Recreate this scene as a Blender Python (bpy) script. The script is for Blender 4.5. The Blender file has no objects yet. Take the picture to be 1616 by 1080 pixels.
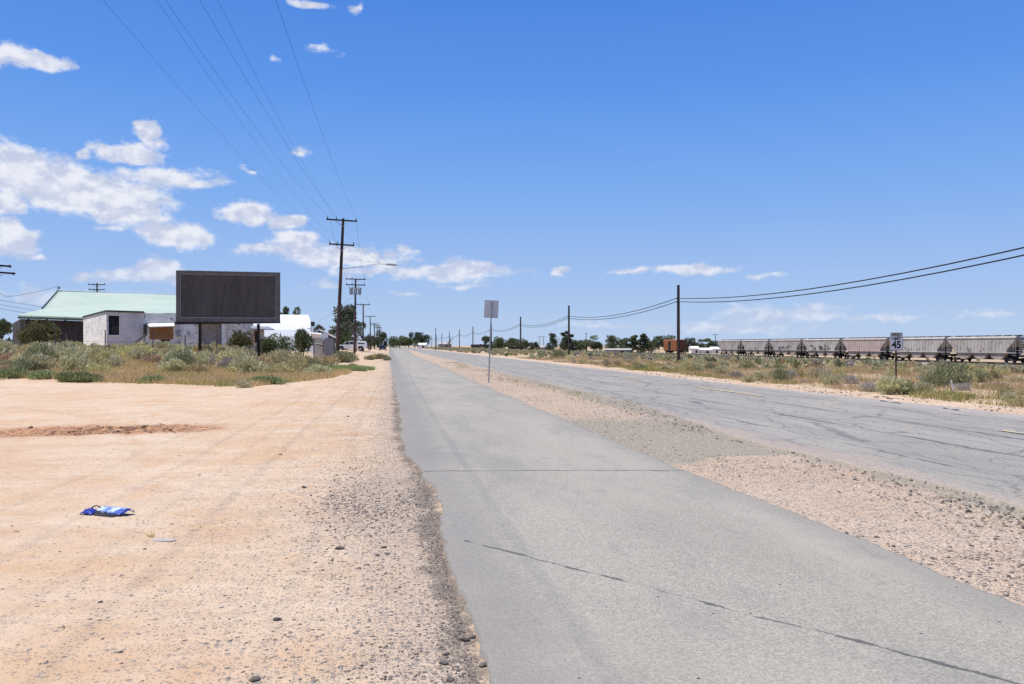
import bpy, math, random
import numpy as np
from mathutils import Vector, Matrix
R = math.radians
random.seed(7); rng = np.random.default_rng(11)
S = bpy.context.scene
COL = S.collection

# ------------------------------------------------------------------ camera, sky, sun, exposure
F, CX, HY, EYE = 1256.9, 808.0, 545.0, 1.6          # focal length in photo pixels, centre, horizon row, eye height
PSI = math.atan((CX-615.0)/F)                       # the camera looks this far to the right of the road's direction (+Y)
cam = bpy.data.cameras.new('camera'); co = bpy.data.objects.new('camera', cam); COL.objects.link(co)
cam.lens = 28; cam.sensor_width = 36; cam.clip_start = .05; cam.clip_end = 20000
cam.shift_y = 5/1616
co.location = (0, 0, EYE); co.rotation_euler = (R(90), 0, -PSI)
S.camera = co

SUN_EL, SUN_AZ = R(70), math.atan2(-.99, -.12)       # azimuth measured from +Y towards +X
sd = Vector((math.sin(SUN_AZ)*math.cos(SUN_EL), math.cos(SUN_AZ)*math.cos(SUN_EL), math.sin(SUN_EL)))
sl = bpy.data.lights.new('sun', 'SUN'); sl.energy = 4.7; sl.angle = R(.53); sl.color = (1, .958, .87)
so = bpy.data.objects.new('sun', sl); COL.objects.link(so)
so.rotation_euler = sd.to_track_quat('Z', 'Y').to_euler(); so.location = (-60, 40, 80)

S.view_settings.view_transform = 'Standard'; S.view_settings.look = 'None'
S.view_settings.exposure = 0.30; S.view_settings.gamma = 1
S.cycles.max_bounces = 5; S.cycles.transparent_max_bounces = 8
S.cycles.use_denoising = False

W = bpy.data.worlds.new('World'); S.world = W; W.use_nodes = True

class NT:
    """small node-tree writer"""
    def __init__(s, tree): s.t = tree; s.n = tree.nodes; s.l = tree.links
    def new(s, kind, **kw):
        n = s.n.new(kind)
        for k, v in kw.items(): setattr(n, k, v)
        return n
    def put(s, sock, v):
        if v is None: return
        if hasattr(v, 'is_output'): s.l.new(v, sock)
        else:
            if hasattr(sock.default_value, '__len__') and not hasattr(v, '__len__'): v = (v,)*len(sock.default_value)
            if hasattr(v, '__len__') and len(sock.default_value) == 4 and len(v) == 3: v = (*v, 1)
            sock.default_value = v
    def math(s, op, a, b=None, c=None, clamp=False):
        n = s.new('ShaderNodeMath', operation=op, use_clamp=clamp)
        s.put(n.inputs[0], a); s.put(n.inputs[1], b); s.put(n.inputs[2], c)
        return n.outputs[0]
    def vmath(s, op, a, b=None, out=0):
        n = s.new('ShaderNodeVectorMath', operation=op)
        s.put(n.inputs[0], a); s.put(n.inputs[1], b)
        return n.outputs[out]
    def mix(s, f, a, b, blend='MIX'):
        n = s.new('ShaderNodeMix', data_type='RGBA', blend_type=blend)
        s.put(n.inputs[0], f); s.put(n.inputs[6], a); s.put(n.inputs[7], b)
        return n.outputs[2]
    def noise(s, vec, scale, detail=4, rough=.55, dist=0):
        n = s.new('ShaderNodeTexNoise'); s.put(n.inputs['Vector'], vec)
        n.inputs['Scale'].default_value = scale; n.inputs['Detail'].default_value = detail
        n.inputs['Roughness'].default_value = rough; n.inputs['Distortion'].default_value = dist
        return n.outputs['Fac']
    def voro(s, vec, scale, feature='F1', out='Distance', rand=1):
        n = s.new('ShaderNodeTexVoronoi', feature=feature); s.put(n.inputs['Vector'], vec)
        n.inputs['Scale'].default_value = scale; n.inputs['Randomness'].default_value = rand
        return n.outputs[out]
    def ramp(s, v, lo, hi, a=0., b=1., smooth=True):
        n = s.new('ShaderNodeMapRange', interpolation_type='SMOOTHSTEP' if smooth else 'LINEAR')
        s.put(n.inputs[0], v); s.put(n.inputs[1], lo); s.put(n.inputs[2], hi); s.put(n.inputs[3], a); s.put(n.inputs[4], b)
        return n.outputs[0]
    def attr(s, name, out='Fac'):
        return s.new('ShaderNodeAttribute', attribute_name=name).outputs[out]
    def scalev(s, vec, v):
        return s.vmath('MULTIPLY', vec, v)

def build_world():
    w = NT(W.node_tree); w.n.clear()
    out = w.new('ShaderNodeOutputWorld'); bg = w.new('ShaderNodeBackground')
    sky = w.new('ShaderNodeTexSky', sky_type='NISHITA')
    sky.sun_disc = False; sky.sun_elevation = SUN_EL; sky.sun_rotation = SUN_AZ
    sky.altitude = 700; sky.air_density = 1.0; sky.dust_density = 0.55; sky.ozone_density = 3.0
    STR = 0.115
    d = w.new('ShaderNodeTexCoord').outputs['Generated']
    x = w.new('ShaderNodeSeparateXYZ'); w.l.new(d, x.inputs[0])
    az = w.math('ARCTAN2', x.outputs[0], x.outputs[1]); el = w.math('ARCSINE', x.outputs[2])
    # clouds, placed by compass direction and elevation on the sky
    cv = w.new('ShaderNodeCombineXYZ'); w.l.new(az, cv.inputs[0]); w.l.new(el, cv.inputs[1])
    p = cv.outputs[0]
    n1 = w.noise(w.scalev(p, (1, 1.5, 1)), 16, 9, .62)
    n2 = w.noise(w.scalev(p, (1, 1.6, 1)), 60, 6, .6)
    wx = w.new('ShaderNodeTexNoise'); w.l.new(w.scalev(p, (1, 1.3, 1)), wx.inputs['Vector']); wx.inputs['Scale'].default_value = 22; wx.inputs['Detail'].default_value = 5
    warp = w.vmath('MULTIPLY', w.vmath('SUBTRACT', wx.outputs['Color'], (.5, .5, .5)), (.05, .03, 0))
    pw = w.vmath('ADD', p, warp)
    blobs = [  # photo position, half-widths, strength
        (25,268,85,42,1.2),(95,290,85,30,1.1),(150,308,120,30,1.2),(265,284,90,16,1.0),(185,336,78,18,1.0),(15,325,60,18,.95),(165,358,50,7,.6),
        (198,242,64,16,1.1),(236,213,15,20,1.1),(250,230,28,10,.75),(131,244,13,11,.9),
        (15,380,42,32,1.15),(55,405,18,8,.6),(45,93,64,15,1.1),(490,2,34,7,.8),(562,6,10,8,.42),
        (425,88,22,9,.40),(520,82,34,10,.42),(478,244,18,7,.7),(322,272,30,8,.45),
        (285,370,62,19,1.15),(388,338,42,15,1.1),(446,348,32,13,1.0),(390,272,16,5,.6),
        (462,382,52,20,.85),(440,396,74,12,.8),(545,405,115,19,.85),(610,428,90,14,.8),(720,427,105,17,.9),(725,450,60,6,.62),
        (250,428,42,22,1.05),(195,436,50,14,.8),(290,440,50,14,.8),(125,436,16,9,.8),(515,448,30,8,.75),(640,463,20,4,.7),
        (885,430,20,6,.95),(1000,426,48,6,.8),(1088,425,62,9,.92),(1200,436,40,7,.6),(1240,496,110,18,.8),(1390,504,80,9,.75),(1150,518,130,12,.7),(1560,500,70,8,.6),(950,512,90,9,.5),(60,470,90,18,.6),(330,470,110,18,.55)]
    field = None
    for bx, by, rx, ry, a in blobs:
        A = math.atan((bx-CX)/F)+PSI; c = math.cos(A-PSI); E = math.atan((HY-by)/F*c)
        q = w.vmath('MULTIPLY', w.vmath('SUBTRACT', pw, (A, E, 0)), (F/rx/ (c*c), F/ry/c, 0))
        L = w.vmath('LENGTH', q, None, 1)
        f = w.math('MULTIPLY_ADD', L, -a*.66, a)
        field = f if field is None else w.math('SMOOTH_MAX', field, f, .12)
    dn = w.math('ADD', field, w.math('MULTIPLY_ADD', n1, 1.05, -.525))
    dn = w.math('ADD', dn, w.math('MULTIPLY_ADD', n2, .75, -.375))
    dens = w.ramp(dn, .17, .60)
    thick = w.ramp(dn, .45, 1.25)
    # light billows against their greyer bodies
    n3 = w.noise(w.scalev(p, (1, 1.4, 1)), 30, 7, .55)
    n3b = w.noise(w.vmath('ADD', w.scalev(p, (1, 1.4, 1)), (.005, -.012, 0)), 30, 7, .55)
    lit = w.ramp(w.math('SUBTRACT', n3b, n3), -.11, .12)
    ccol = w.mix(lit, (.60, .645, .80), (.90, .91, .955))
    ccol = w.mix(w.ramp(thick, .2, 1.), ccol, w.mix(.45, ccol, (.95, .95, .97)))
    lowf = w.ramp(el, .0, .16)
    hs = w.new('ShaderNodeHueSaturation'); w.l.new(sky.outputs[0], hs.inputs['Color']); hs.inputs['Saturation'].default_value = 1.0; hs.inputs['Value'].default_value = 1.0
    cr = w.new('ShaderNodeValToRGB'); w.l.new(w.math('MULTIPLY', el, 2.0, clamp=True), cr.inputs[0])      # clear desert air: pale blue low down, deep blue high up
    K_ = 1/STR/2**.30; els = cr.color_ramp.elements
    for i, (pos, c) in enumerate(((0., (.475, .61, .845)), (.10, (.395, .555, .85)), (.35, (.215, .425, .87)), (.62, (.105, .305, .83)), (.88, (.062, .228, .735)), (1., (.052, .205, .70)))):
        e = els[i] if i < 2 else els.new(pos)
        e.position = pos; e.color = (*c, 1)
    gr_ = w.vmath('SCALE', cr.outputs[0]); gr_.node.inputs['Scale'].default_value = K_
    skyc = w.mix(.93, hs.outputs[0], gr_)
    cc = w.vmath('SCALE', ccol, None); cc.node.inputs['Scale'].default_value = 1/STR*.80
    amt = w.math('MULTIPLY', dens, w.ramp(lowf, 0, 1, .5, .90))
    col = w.mix(amt, skyc, cc)
    w.l.new(col, bg.inputs['Color']); bg.inputs['Strength'].default_value = STR
    w.l.new(bg.outputs[0], out.inputs[0])
build_world()

# ------------------------------------------------------------------ helpers
CP, SP = math.cos(PSI), math.sin(PSI)
def at(px, d):
    r = (px-CX)/F*d
    return (r*CP+d*SP, d*CP-r*SP)
def zat(py, d): return EYE+(HY-py)*d/F
def gp(px, py, z=0.):
    return at(px, F*(EYE-z)/(py-HY))
def sstep(a, b, x):
    t = np.clip((np.asarray(x, float)-a)/(b-a), 0, 1); return t*t*(3-2*t)
_perm = np.random.default_rng(5).random((256, 256))
def vnoise(x, y):
    x = np.asarray(x, float); y = np.asarray(y, float)
    xi = np.floor(x).astype(int); yi = np.floor(y).astype(int); fx = x-xi; fy = y-yi
    fx = fx*fx*(3-2*fx); fy = fy*fy*(3-2*fy)
    g = lambda a, b: _perm[a & 255, b & 255]
    return (g(xi, yi)*(1-fx)+g(xi+1, yi)*fx)*(1-fy)+(g(xi, yi+1)*(1-fx)+g(xi+1, yi+1)*fx)*fy
def fbm(x, y, o=4):
    s = 0; a = .5
    for k in range(o):
        s = s+a*(vnoise(x*2**k+17*k, y*2**k+31*k)-.5); a *= .5
    return s
BX = [-60, -17.7, -9.5, -5.3, -2.8, -1.6]; BY = [45, 39.7, 34.8, 32.1, 38.8, 54]
def scrub_edge(x): return np.interp(x, BX, BY)
PIT = at(95, 15.2)
def H(x, y):
    """height of the ground"""
    x = np.asarray(x, float); y = np.asarray(y, float)
    h = .85*sstep(34, 60, y)*sstep(-3., -16, x)
    h = h + .35*sstep(60, 120, y)*sstep(-1, -7, x)*(1-sstep(-7, -16, x))
    h = h - 1.75*sstep(24, 92, x)
    far = sstep(30, 60, np.hypot(x, y))
    off = np.where(x < 7, sstep(.35, -3, x), sstep(14, 18, x))
    h = h + off*fbm(x*.35, y*.35)*(.10+.35*far)
    h = h + (1-sstep(8, 40, y))*off*(fbm(x*2.2+5, y*2.2)*.035+fbm(x*.9, y*.9+9)*.05)
    near = (1-sstep(30, 60, y))
    h = h - .035*sstep(.9, .3, x)*near - .012*sstep(.3, .9, x)
    h = h - .022*rut(x, y)
    px, py = x-PIT[0], y-PIT[1]
    e = np.sqrt((px/3.3)**2+(py/1.25)**2)
    h = h - .05*(1-sstep(.2, 1., e)) + .07*np.exp(-((px-.9)/.8)**2-((py-.25)/.35)**2)*(1+1.5*fbm(x*4, y*4)) + .05*(1-sstep(.5, 1.3, e))*fbm(x*3, y*5)*2
    return h
RUTS = [(-16, 27, 13.2), (-16, 27, 14.9), (-22, 8.5, 17.0), (-22, 8.5, 18.7), (-9, 40, 26.5), (-9, 40, 28.2), (6, 44, 36.0), (6, 44, 37.7)]
def rut(x, y):
    w_ = fbm(x*.6+2, y*.6)*.35; r = 0
    for a, b, c in RUTS: r = np.maximum(r, np.exp(-((np.hypot(x-a, y-b)+w_-c)/.16)**2))
    return r*(x < -.4)*(np.asarray(y) < 33)*np.clip(.55+1.6*fbm(x*.35+8, y*.35), 0, 1)
def Hf(x, y): return float(H(x, y))

MATS = {}
def mat(name, c1, c2=None, scale=3., rough=.8, metal=0., bump=0., bscale=None, stretch=(1, 1, 1), lo=.35, hi=.65, detail=5, rnd=0., spec=.3, third=None):
    if name in MATS: return MATS[name]
    m = bpy.data.materials.new(name); m.use_nodes = True; MATS[name] = m
    t = NT(m.node_tree); b = m.node_tree.nodes['Principled BSDF']
    b.inputs['Roughness'].default_value = rough; b.inputs['Metallic'].default_value = metal
    b.inputs['Specular IOR Level'].default_value = spec
    oc = t.new('ShaderNodeTexCoord').outputs['Object']; v = t.scalev(oc, stretch)
    n = t.noise(v, scale, detail, .6)
    if c2 is None: c2 = tuple(c*.8 for c in c1)
    col = t.mix(t.ramp(n, lo, hi), c1, c2)
    if third:
        col = t.mix(t.ramp(t.noise(t.vmath('ADD', v, (7, 3, 1)), third[1], 6, .65), third[2], third[2]+.08), col, third[0])
    if rnd:
        ri = t.new('ShaderNodeObjectInfo').outputs['Random']
        hs = t.new('ShaderNodeHueSaturation'); t.l.new(col, hs.inputs['Color'])
        t.put(hs.inputs['Value'], t.math('MULTIPLY_ADD', ri, rnd*2, 1-rnd)); t.put(hs.inputs['Hue'], t.math('MULTIPLY_ADD', ri, .03, .485))
        col = hs.outputs[0]
    t.l.new(col, b.inputs['Base Color'])
    if bump:
        bn = t.new('ShaderNodeBump'); bn.inputs['Strength'].default_value = bump; bn.inputs['Distance'].default_value = .02
        t.l.new(t.noise(v, bscale or scale*4, 6, .6), bn.inputs['Height']); t.l.new(bn.outputs[0], b.inputs['Normal'])
    return m

def tag(o, label=None, cat=None, group=None, kind=None):
    if label: o['label'] = label
    if cat: o['category'] = cat
    if group: o['group'] = group
    if kind: o['kind'] = kind
    return o
def thing(name, label, cat, loc=(0, 0, 0), rz=0., group=None):
    o = bpy.data.objects.new(name, None); COL.objects.link(o); o.empty_display_size = .2
    o.location = loc; o.rotation_euler = (0, 0, rz)
    return tag(o, label, cat, group)
KIDS = {}
def link(o, parent=None):
    COL.objects.link(o)
    if parent is not None: o.parent = parent; KIDS.setdefault(parent.name, []).append(o)
    return o
def copy_tree(o, parent=None):
    c = o.copy(); link(c, parent)
    for ch in KIDS.get(o.name, []): copy_tree(ch, c)
    return c
def mesh_np(name, V, Fc, material, parent=None, smooth=False, attrs=None, cols=None):
    """mesh from numpy arrays: V (n,3), Fc (m,k) all faces of one size"""
    me = bpy.data.meshes.new(name); V = np.asarray(V, np.float32); Fc = np.asarray(Fc, np.int32)
    k = Fc.shape[1]
    me.vertices.add(len(V)); me.vertices.foreach_set('co', V.ravel())
    me.loops.add(Fc.size); me.loops.foreach_set('vertex_index', Fc.ravel())
    me.polygons.add(len(Fc)); me.polygons.foreach_set('loop_start', np.arange(0, Fc.size, k, dtype=np.int32))
    me.polygons.foreach_set('loop_total', np.full(len(Fc), k, np.int32))
    if smooth: me.polygons.foreach_set('use_smooth', np.ones(len(Fc), bool))
    for nm, a in (attrs or {}).items():
        at_ = me.attributes.new(nm, 'FLOAT', 'POINT'); at_.data.foreach_set('value', np.asarray(a, np.float32))
    if cols is not None:
        ca = me.color_attributes.new('tint', 'FLOAT_COLOR', 'POINT')
        ca.data.foreach_set('color', np.concatenate([cols, np.ones((len(cols), 1))], 1).astype(np.float32).ravel())
    me.update(calc_edges=True); me.materials.append(material)
    return link(bpy.data.objects.new(name, me), parent)

class MB:
    def __init__(s): s.v = []; s.f = []
    def add(s, v, f):
        b = len(s.v); s.v += [tuple(p) for p in v]; s.f += [tuple(i+b for i in q) for q in f]; return s
    def box(s, c, sz, rz=0., tilt=0.):
        x, y, z = (k/2 for k in sz); M = Matrix.Rotation(rz, 3, 'Z') @ Matrix.Rotation(tilt, 3, 'Y')
        P = [Vector(c)+M@Vector((a*x, b*y, e*z)) for e in (-1, 1) for a, b in ((-1, -1), (1, -1), (1, 1), (-1, 1))]
        return s.add(P, [(3, 2, 1, 0), (4, 5, 6, 7), (0, 1, 5, 4), (1, 2, 6, 5), (2, 3, 7, 6), (3, 0, 4, 7)])
    def cyl(s, a, b, r0, r1=None, n=8, caps=True):
        a, b = Vector(a), Vector(b); r1 = r0 if r1 is None else r1
        q = (b-a).to_track_quat('Z', 'Y')
        P = [a+q@Vector((math.cos(2*math.pi*i/n)*r0, math.sin(2*math.pi*i/n)*r0, 0)) for i in range(n)]
        P += [b+q@Vector((math.cos(2*math.pi*i/n)*r1, math.sin(2*math.pi*i/n)*r1, 0)) for i in range(n)]
        f = [(i, (i+1) % n, n+(i+1) % n, n+i) for i in range(n)]
        if caps: f += [tuple(range(n-1, -1, -1)), tuple(range(n, 2*n))]
        return s.add(P, f)
    def tube(s, pts, r, n=5):
        pts = [Vector(p) for p in pts]; P = []; f = []
        for i, p in enumerate(pts):
            t = (pts[min(i+1, len(pts)-1)]-pts[max(i-1, 0)]).normalized(); q = t.to_track_quat('Z', 'Y')
            rr = r[i] if hasattr(r, '__len__') else r
            P += [p+q@Vector((math.cos(2*math.pi*k/n)*rr, math.sin(2*math.pi*k/n)*rr, 0)) for k in range(n)]
            if i: f += [((i-1)*n+k, (i-1)*n+(k+1) % n, i*n+(k+1) % n, i*n+k) for k in range(n)]
        f += [tuple(range(n-1, -1, -1)), tuple(range((len(pts)-1)*n, len(pts)*n))]
        return s.add(P, f)
    def prism(s, poly, axis, lo, hi):
        """poly: 2-D outline; axis 'y': points are (x,z), 'x': (y,z), 'z': (x,y)"""
        mk = {'y': lambda p, t: (p[0], t, p[1]), 'x': lambda p, t: (t, p[0], p[1]), 'z': lambda p, t: (p[0], p[1], t)}[axis]
        n = len(poly); P = [mk(p, lo) for p in poly]+[mk(p, hi) for p in poly]
        return s.add(P, [tuple(range(n-1, -1, -1)), tuple(range(n, 2*n))]+[(i, (i+1) % n, n+(i+1) % n, n+i) for i in range(n)])
    def slab(s, poly, t):
        """3-D polygon thickened by the vector t"""
        t = Vector(t); n = len(poly); P = [Vector(p) for p in poly]; P = P+[p+t for p in P]
        return s.add(P, [tuple(range(n-1, -1, -1)), tuple(range(n, 2*n))]+[(i, (i+1) % n, n+(i+1) % n, n+i) for i in range(n)])
    def build(s, name, m, parent=None, bevel=0., smooth=False):
        me = bpy.data.meshes.new(name); me.from_pydata(s.v, [], s.f)
        import bmesh
        bm = bmesh.new(); bm.from_mesh(me); bmesh.ops.recalc_face_normals(bm, faces=bm.faces)
        if bevel: bmesh.ops.bevel(bm, geom=list(bm.edges), offset=bevel, segments=2, affect='EDGES', clamp_overlap=True)
        bm.to_mesh(me); bm.free()
        if smooth:
            for p in me.polygons: p.use_smooth = True
        me.materials.append(m)
        return link(bpy.data.objects.new(name, me), parent)

# ------------------------------------------------------------------ ground, path, road
def ground_material():
    m = bpy.data.materials.new('sandy_ground'); m.use_nodes = True; t = NT(m.node_tree); b = m.node_tree.nodes['Principled BSDF']
    p = t.new('ShaderNodeNewGeometry').outputs['Position']
    b.inputs['Roughness'].default_value = .95; b.inputs['Specular IOR Level'].default_value = .12
    scrub, grav, apron, pit = (t.attr(k) for k in ('scrub', 'grav', 'apron', 'pit'))
    big = t.noise(t.scalev(p, (.45, .16, 1)), 1.0, 5, .6); mid = t.noise(t.scalev(p, (1, .55, 1)), 1.6, 6, .62)
    streak = t.noise(t.scalev(p, (.5, 2.2, 1)), 1.1, 5, .65); fine = t.noise(p, 55, 4, .7); grain = t.noise(p, 210, 2, .8)
    col = t.mix(t.ramp(big, .36, .64), (0.535, 0.420, 0.303), (0.505, 0.374, 0.253))
    col = t.mix(t.ramp(mid, .5, .72), col, (0.480, 0.325, 0.201))
    col = t.mix(t.math('MULTIPLY', t.ramp(streak, .48, .68), .55), col, (0.570, 0.459, 0.347))
    col = t.mix(t.math('MULTIPLY', t.ramp(streak, .46, .3), .35), col, (.40, .28, .2))
    col = t.mix(t.math('MULTIPLY', t.ramp(t.noise(t.vmath('ADD', t.scalev(p, (.35, .5, 1)), (3, 8, 0)), 1.0, 7, .66), .47, .66), .75), col, (0.485, 0.325, 0.190))
    col = t.mix(t.math('MULTIPLY', t.ramp(t.noise(t.scalev(p, (.5, .6, 1)), 1.3, 4, .6), .55, .72), .5), col, (0.600, 0.499, 0.392))
    col = t.mix(t.math('MULTIPLY', t.ramp(t.noise(p, 4.5, 6, .7), .50, .66), .45), col, (.42, .30, .215))
    col = t.mix(t.math('MULTIPLY', t.ramp(t.noise(p, 13, 5, .7), .54, .66), .4), col, (.36, .26, .195))
    c3 = t.voro(p, 14, out='Color'); c3s = t.new('ShaderNodeSeparateColor'); t.l.new(c3, c3s.inputs[0])
    spk = t.math('MULTIPLY', t.math('LESS_THAN', c3s.outputs[0], t.math('MULTIPLY_ADD', grav, .35, .05)), t.ramp(t.voro(p, 14), .30, .14))
    col = t.mix(t.math('MULTIPLY', spk, .75), col, t.mix(c3s.outputs[1], (.12, .10, .085), (.34, .28, .23)))
    col = t.mix(t.math('MULTIPLY', t.attr('rut'), t.ramp(t.noise(p, 6, 5, .7), .3, .6, .25, .75)), col, (.43, .295, .19))
    # grit: small dark and pale grains, thicker where the gravel lies
    g1 = t.voro(p, 75); gn = t.noise(p, 5, 4, .6)
    gmask = t.math('ADD', grav, t.math('MULTIPLY_ADD', gn, .9, -.42))
    cell = t.voro(p, 75, out='Color'); cs = t.new('ShaderNodeSeparateColor'); t.l.new(cell, cs.inputs[0])
    pebb = t.math('MULTIPLY', t.math('LESS_THAN', cs.outputs[0], t.ramp(gmask, .0, .9, .05, .9)), t.ramp(g1, .52, .36))
    pc = t.mix(cs.outputs[1], (.10, .085, .075), (.44, .37, .31))
    cell2 = t.voro(p, 32, out='Color'); cs2 = t.new('ShaderNodeSeparateColor'); t.l.new(cell2, cs2.inputs[0])
    peb2 = t.math('MULTIPLY', t.math('LESS_THAN', cs2.outputs[0], t.ramp(gmask, .1, 1., .0, .6)), t.ramp(t.voro(p, 32), .48, .36))
    pc2 = t.mix(cs2.outputs[1], (.09, .08, .075), (.38, .34, .30))
    gcol = t.mix(t.ramp(fine, .3, .7), (.36, .305, .245), (.52, .43, .335))
    col = t.mix(t.math('MULTIPLY', t.ramp(gmask, .3, 1.), .55), col, gcol)
    col = t.mix(t.math('MULTIPLY', pebb, .8), col, pc)
    col = t.mix(t.math('MULTIPLY', peb2, .9), col, pc2)
    # scrub soil
    sc = t.mix(t.ramp(mid, .35, .65), (.49, .37, .245), (.36, .275, .175))
    sc = t.mix(t.math('MULTIPLY', t.ramp(t.noise(p, 1.3, 6, .7), .5, .62), .6), sc, (.23, .21, .12))
    sm = t.ramp(t.math('ADD', scrub, t.math('MULTIPLY_ADD', t.noise(p, .9, 5, .65), .8, -.4)), .35, .62)
    col = t.mix(sm, col, sc)
    # broken asphalt apron beside the road
    ac = t.mix(t.ramp(fine, .3, .7), (0.251, 0.229, 0.183), (0.391, 0.343, 0.264))
    ac = t.mix(t.math('MULTIPLY', t.math('LESS_THAN', cs.outputs[2], .14), t.ramp(g1, .5, .35)), ac, (.05, .05, .05))
    am = t.ramp(t.math('ADD', apron, t.math('MULTIPLY_ADD', t.noise(t.scalev(p, (.7, 1.4, 1)), 1.5, 7, .68), 1.3, -.65)), .22, .78)
    col = t.mix(am, col, ac)
    # dark crumbs and dust along the broken edge of the path
    em = t.ramp(t.math('ADD', t.attr('edge'), t.math('ADD', t.math('MULTIPLY_ADD', t.noise(p, 7, 6, .7), 1.3, -.72), t.math('MULTIPLY_ADD', t.noise(p, 1.1, 3, .6), 1.4, -.75))), .3, .75)
    col = t.mix(t.math('MULTIPLY', em, .85), col, t.mix(t.ramp(fine, .35, .65), (.085, .075, .065), (.24, .20, .165)))
    # freshly turned orange earth
    pm = t.ramp(t.math('ADD', pit, t.math('MULTIPLY_ADD', t.noise(p, 2.2, 6, .7), .9, -.45)), .3, .85)
    col = t.mix(pm, col, t.mix(t.ramp(t.noise(p, 9, 5, .7), .4, .62), (.46, .26, .145), (.20, .105, .06)))
    col = t.mix(t.math('MULTIPLY', t.ramp(pit, 1.0, 1.7), t.ramp(t.noise(p, 5, 6, .7), .42, .58)), col, (.13, .07, .042))
    col = t.mix(.22, col, t.mix(grain, (.12, .1, .09), (.95, .8, .7)), 'OVERLAY')
    t.l.new(col, b.inputs['Base Color'])
    bn = t.new('ShaderNodeBump'); bn.inputs['Strength'].default_value = .7; bn.inputs['Distance'].default_value = .02
    hh = t.math('ADD', t.math('MULTIPLY', t.noise(p, 9, 8, .68), 1.5), t.math('ADD', t.math('MULTIPLY', pebb, .35), t.math('MULTIPLY', peb2, .7)))
    t.l.new(hh, bn.inputs['Height']); t.l.new(bn.outputs[0], b.inputs['Normal'])
    return m

def coords(segs):
    out = []
    for a, b, st in segs: out.append(np.arange(a, b, st))
    return np.unique(np.concatenate(out+[np.array([segs[-1][1]])]).round(4))
xs = coords([(-4000, -1000, 500), (-1000, -200, 80), (-200, -60, 10), (-60, -14, 1.0), (-14, 7, .12), (7, 16, .5), (16, 60, 1.2), (60, 120, 4), (120, 400, 25), (400, 1000, 100), (1000, 4000, 500)])
ys = coords([(-300, -20, 40), (-20, 2, 2), (2, 22, .12), (22, 42, .35), (42, 110, 1.2), (110, 300, 8), (300, 1000, 50), (1000, 6000, 500)])
GX, GY = np.meshgrid(xs, ys)
Z = H(GX, GY)
nx, ny = len(xs), len(ys)
idx = np.arange(nx*ny).reshape(ny, nx)
Fq = np.stack([idx[:-1, :-1], idx[:-1, 1:], idx[1:, 1:], idx[1:, :-1]], -1).reshape(-1, 4)
wob = fbm(GX*.6, GY*.6)*3
scr = np.where(GX < 3, sstep(-.8, 1.6, GY-scrub_edge(GX)+wob)*sstep(-1.4, -2.6, GX), sstep(15.3, 16.8, GX+wob*.25))
scr = scr*(1-.9*(GX < 0)*sstep(-9.5, -7, GX+wob)*sstep(52, 58, GY+wob))
gl = np.exp(-((GX-.3)/.55)**2)*.62*(GX < .5) + .62*np.exp(-((GX+.15)/.5)**2-((GY-8.6)/1.5)**2) + .22*np.exp(-((GX+.9)/1.4)**2)+.10*sstep(-9, -1, GX)
gr = .72*(GX > 3)*(GX < 7)
shoulder = .2*sstep(13.5, 14.3, GX)*(1-sstep(15, 16.5, GX))
grav = np.where(GX < 2, gl, gr)+shoulder
ap = (GX > 3)*(GX < 9)*np.maximum(.95*sstep(10.0, 10.7, GY-.28*(GX-3.75)+1.1*fbm(GX*1.3, GY*1.3))*(1-sstep(14.5, 19.5, GY)), .85*sstep(5.35, 6.3, GX)*(1-.6*sstep(30, 60, GY)))
pe = np.sqrt(((GX-PIT[0])/3.6)**2+((GY-PIT[1])/1.35)**2)
pitv = .95*(1-sstep(.25, 1.5, pe))+.9*np.exp(-((GX-PIT[0]-.9)/1.1)**2-((GY-PIT[1]-.1)/.5)**2)
edge = (GX < 1)*np.exp(-((GX-(.40-.2*sstep(9, 14, GY)))/.20)**2)*.85*(1-.6*sstep(25, 60, GY))
pitv = pitv+.45*np.exp(-((GX+11)/4)**2-((GY-13.2)/2)**2)*(pe > .5)
ground = mesh_np('ground', np.stack([GX, GY, Z], -1).reshape(-1, 3), Fq, ground_material(), smooth=True,
                 attrs=dict(scrub=scr.ravel(), grav=grav.ravel(), apron=ap.ravel(), pit=pitv.ravel(), edge=edge.ravel(), rut=rut(GX, GY).ravel()))
tag(ground, kind='structure')

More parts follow.
